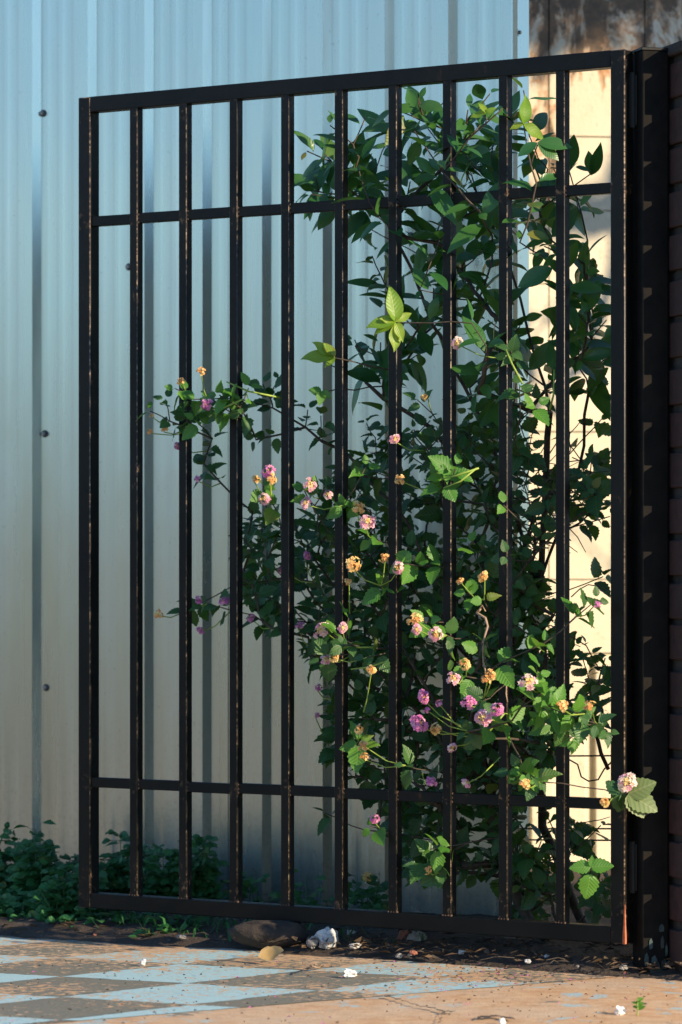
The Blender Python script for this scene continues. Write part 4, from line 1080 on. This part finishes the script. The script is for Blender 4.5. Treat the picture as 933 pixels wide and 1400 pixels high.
def flat_leaf(name, p, L, W, mat, ang, curl, label, cat='leaf', lift=.004):
    me, mb, uv = leaf_mesh(name, [M[mat]], L, W, 8, 0.04, 0.5, -curl, (0.45, .8), 1.2)
    o = link(name, me); o.location = p + Vector((0, 0, lift)); o.rotation_euler = (0, R(48), ang); tag(o, label, cat); return o
flat_leaf('fallen_leaf', gpt(353, 1319), .048, .034, 'yellowleaf', R(-90), .7, 'yellowed fallen leaf curled on the pavement edge', lift=.016)
m = MB(); q = [gpt(418, 1324, .004), gpt(424, 1322, .014), gpt(427, 1321, .022), gpt(424, 1320, .018), gpt(432, 1322, .008), gpt(438, 1324, .003)]
m.tube(q, [.0012, .0011, .0009, .0011, .0012, .001], 5); m.tube([gpt(420, 1325, .003), gpt(430, 1322, .010), gpt(437, 1323, .006)], .001, 5)
tag(m.build('dry_tendril', M['drytwig'], None, smooth=True), 'dry curled tendril on the pavement beside the yellow leaf', 'twig')
sp = empty('green_sprout', gpt(872, 1384)); tag(sp, 'tiny green sprout growing from the pavement at bottom right', 'sprout')
bag = LeafBag(); c = gpt(872, 1384, .006)
for k in range(7): bag.put('bright', c + Vector((0, 0, .004 + .0025 * k)), Vector((math.cos(k * 2.2), math.sin(k * 2.2) * .7, .55)), Vector((0, -.5, .8)), .26, 0, 1)
bag.build(sp, 300); m = MB(); m.tube([c - UPZ * .006, c + UPZ * .022], .0012, 5); keep(m.build('stem', M['greenstem'], None), sp)
# sticks under the gate
for k, (x0, y0, x1, y1, r_, lab) in enumerate(((625, 1294, 705, 1283, .004, 'straight pale stick lying on soil under the gate'), (760, 1302, 792, 1286, .003, 'bent brown stick under the hinge end of the gate'), (812, 1255, 835, 1235, .003, 'slanting twig leaning behind the bottom rail near the hinge'))):
    a_, b_ = gpt(x0, y0, .015), gpt(x1, y1, .03); m = MB(); m.tube([a_, a_.lerp(b_, .4) + Vector((0, 0, .008)), a_.lerp(b_, .7) + Vector((0, .01, .004)), b_], [r_, r_, r_ * .9, r_ * .6], 6)
    tag(m.build('stick', M['bark'] if k else M['drytwig'], None, smooth=True), lab, 'stick')

# dry litter on the soil and petals on the pavement: uncountable
lt = MB()
for k in range(1500):
    s = rng.uniform(-.25, .75) if k % 2 else rng.uniform(-.3, 1.75)
    p = on_gate(s, rng.uniform(-.32, .05 + .10 * max(0, s - .3)), rng.uniform(.012, .034)); an = rng.uniform(0, 6.28); L = rng.uniform(.006, .036); wd = L * rng.uniform(.08, .5)
    d = Vector((math.cos(an), math.sin(an), rng.uniform(-.25, .35))) * L; sd = d.cross(UPZ + rvec(.3)).normalized() * wd * .5
    lt.add([p - d * .5, p + sd + Vector((0, 0, .003)), p + d * .5, p - sd + Vector((0, 0, .002))], [(0, 1, 2), (0, 2, 3)], 0 if k % 3 else 1)
for k in range(90):
    s = rng.uniform(-.25, .8); p = on_gate(s, rng.uniform(-.25, .05), .02); an = rng.uniform(0, 6.28); d = Vector((math.cos(an), math.sin(an), rng.uniform(-.1, .2))) * rng.uniform(.03, .09)
    lt.tube([p, p + d * .5 + Vector((0, 0, .005)), p + d], [.001, .001, .0006], 4, 1)
tag(lt.build('leaf_litter', [M['dryleaf'], M['bark']], None), 'dry leaf and twig litter on dark soil under the gate', 'litter', kind='stuff')
pt = MB()
for k in range(520):
    if k % 3 == 0: x, y = rng.gauss(690, 60), rng.gauss(1332, 9)
    else: x, y = rng.uniform(-10, 945), 1314 + (rng.random() ** 1.5) * 90
    if y < 1303 + (x > 650) * (x - 650) * .12: continue
    p = gpt(x, y, .0065); an = rng.uniform(0, 6.28); L = rng.uniform(.003, .009); d = Vector((math.cos(an), math.sin(an), rng.uniform(-.1, .1))) * L; sd = Vector((-d.y, d.x, 0)) * rng.uniform(.2, .5)
    pt.add([p - d * .5, p + sd + Vector((0, 0, .0025)), p + d * .5, p - sd + Vector((0, 0, .0015))], [(0, 1, 2), (0, 2, 3)], rng.choice((0, 0, 0, 1, 1, 2, 3)))
tag(pt.build('fallen_petals', [M['dryleaf'], M['bark'], M['magenta'], M['brickchip']], None), 'fallen petals and dirt specks strewn over the painted pavement', 'litter', kind='stuff')

# ------------------------------------------------------------------ street tree outside the picture; its crown shades the top of the far wall
tr_base = Vector((4.6, 6.9, -0.06))
tree = empty('street_tree', tr_base); tag(tree, 'leafy street tree standing beyond the brick wall', 'tree')
sk = Skeleton(); bag = LeafBag()
top = sk.line([tr_base, tr_base + Vector((.05, .05, 1.5)), tr_base + Vector((-.1, 0.1, 2.9))], None, .2)
# a heavy limb that throws the band of shade across the far wall
FP = Vector((0.68, 9.46, 0)); HH = Vector((to_sun_h.x, to_sun_h.y, 0)); TE = math.tan(SUN_EL)
def shade_pt(px, py, t):
    """point at horizontal distance t sunward of the far-wall point seen at px,py"""
    d = Vector(((px - 466.5) / F, 1, -(py - 765) / F)); tt = WN.dot(W0) / WN.dot(d) if abs(WN.dot(d)) > 0 else 9.5
    p = Vector((0, 0, HC)) + d * tt
    return p + HH * t + Vector((0, 0, TE * t))
limb = [shade_pt(980, 268, 4.2), shade_pt(860, 270, 4.1), shade_pt(770, 285, 4.0), shade_pt(690, 290, 3.9)]
sk.line([limb[0]] + limb[1:], top, .2)
for k in range(70):
    px, py = rng.uniform(640, 1000), rng.gauss(288, 13); p = shade_pt(px, py, rng.uniform(3.6, 4.4)); last, path = sk.grow(p, tr_base, .1)
    leafy(bag, path, "glossy", 4, .025, .9, False, (.6, .9))
for k in range(170):
    px, py = rng.uniform(600, 1060), rng.uniform(-420, 25)
    if py > 20 and 790 < px < 835 and rng.random() < .6: continue
    p = shade_pt(px, py, rng.uniform(3.4, 5.0)); last, path = sk.grow(p, tr_base, .1)
    leafy(bag, path, 'glossy', 6, .035, .9, False, (1.1, 1.8))
for k in range(9):
    px, py = rng.uniform(690, 900), rng.uniform(330, 1150)
    p = shade_pt(px, py, rng.uniform(2.6, 3.4)); last, path = sk.grow(p, tr_base, .1)
    leafy(bag, path, 'glossy', 3, .03, .9, False, (.8, 1.2))
bag.build(tree, 0, 'crown'); sk.mesh(tree, 'trunk', M['bark'], .003, .006, .55, .11)
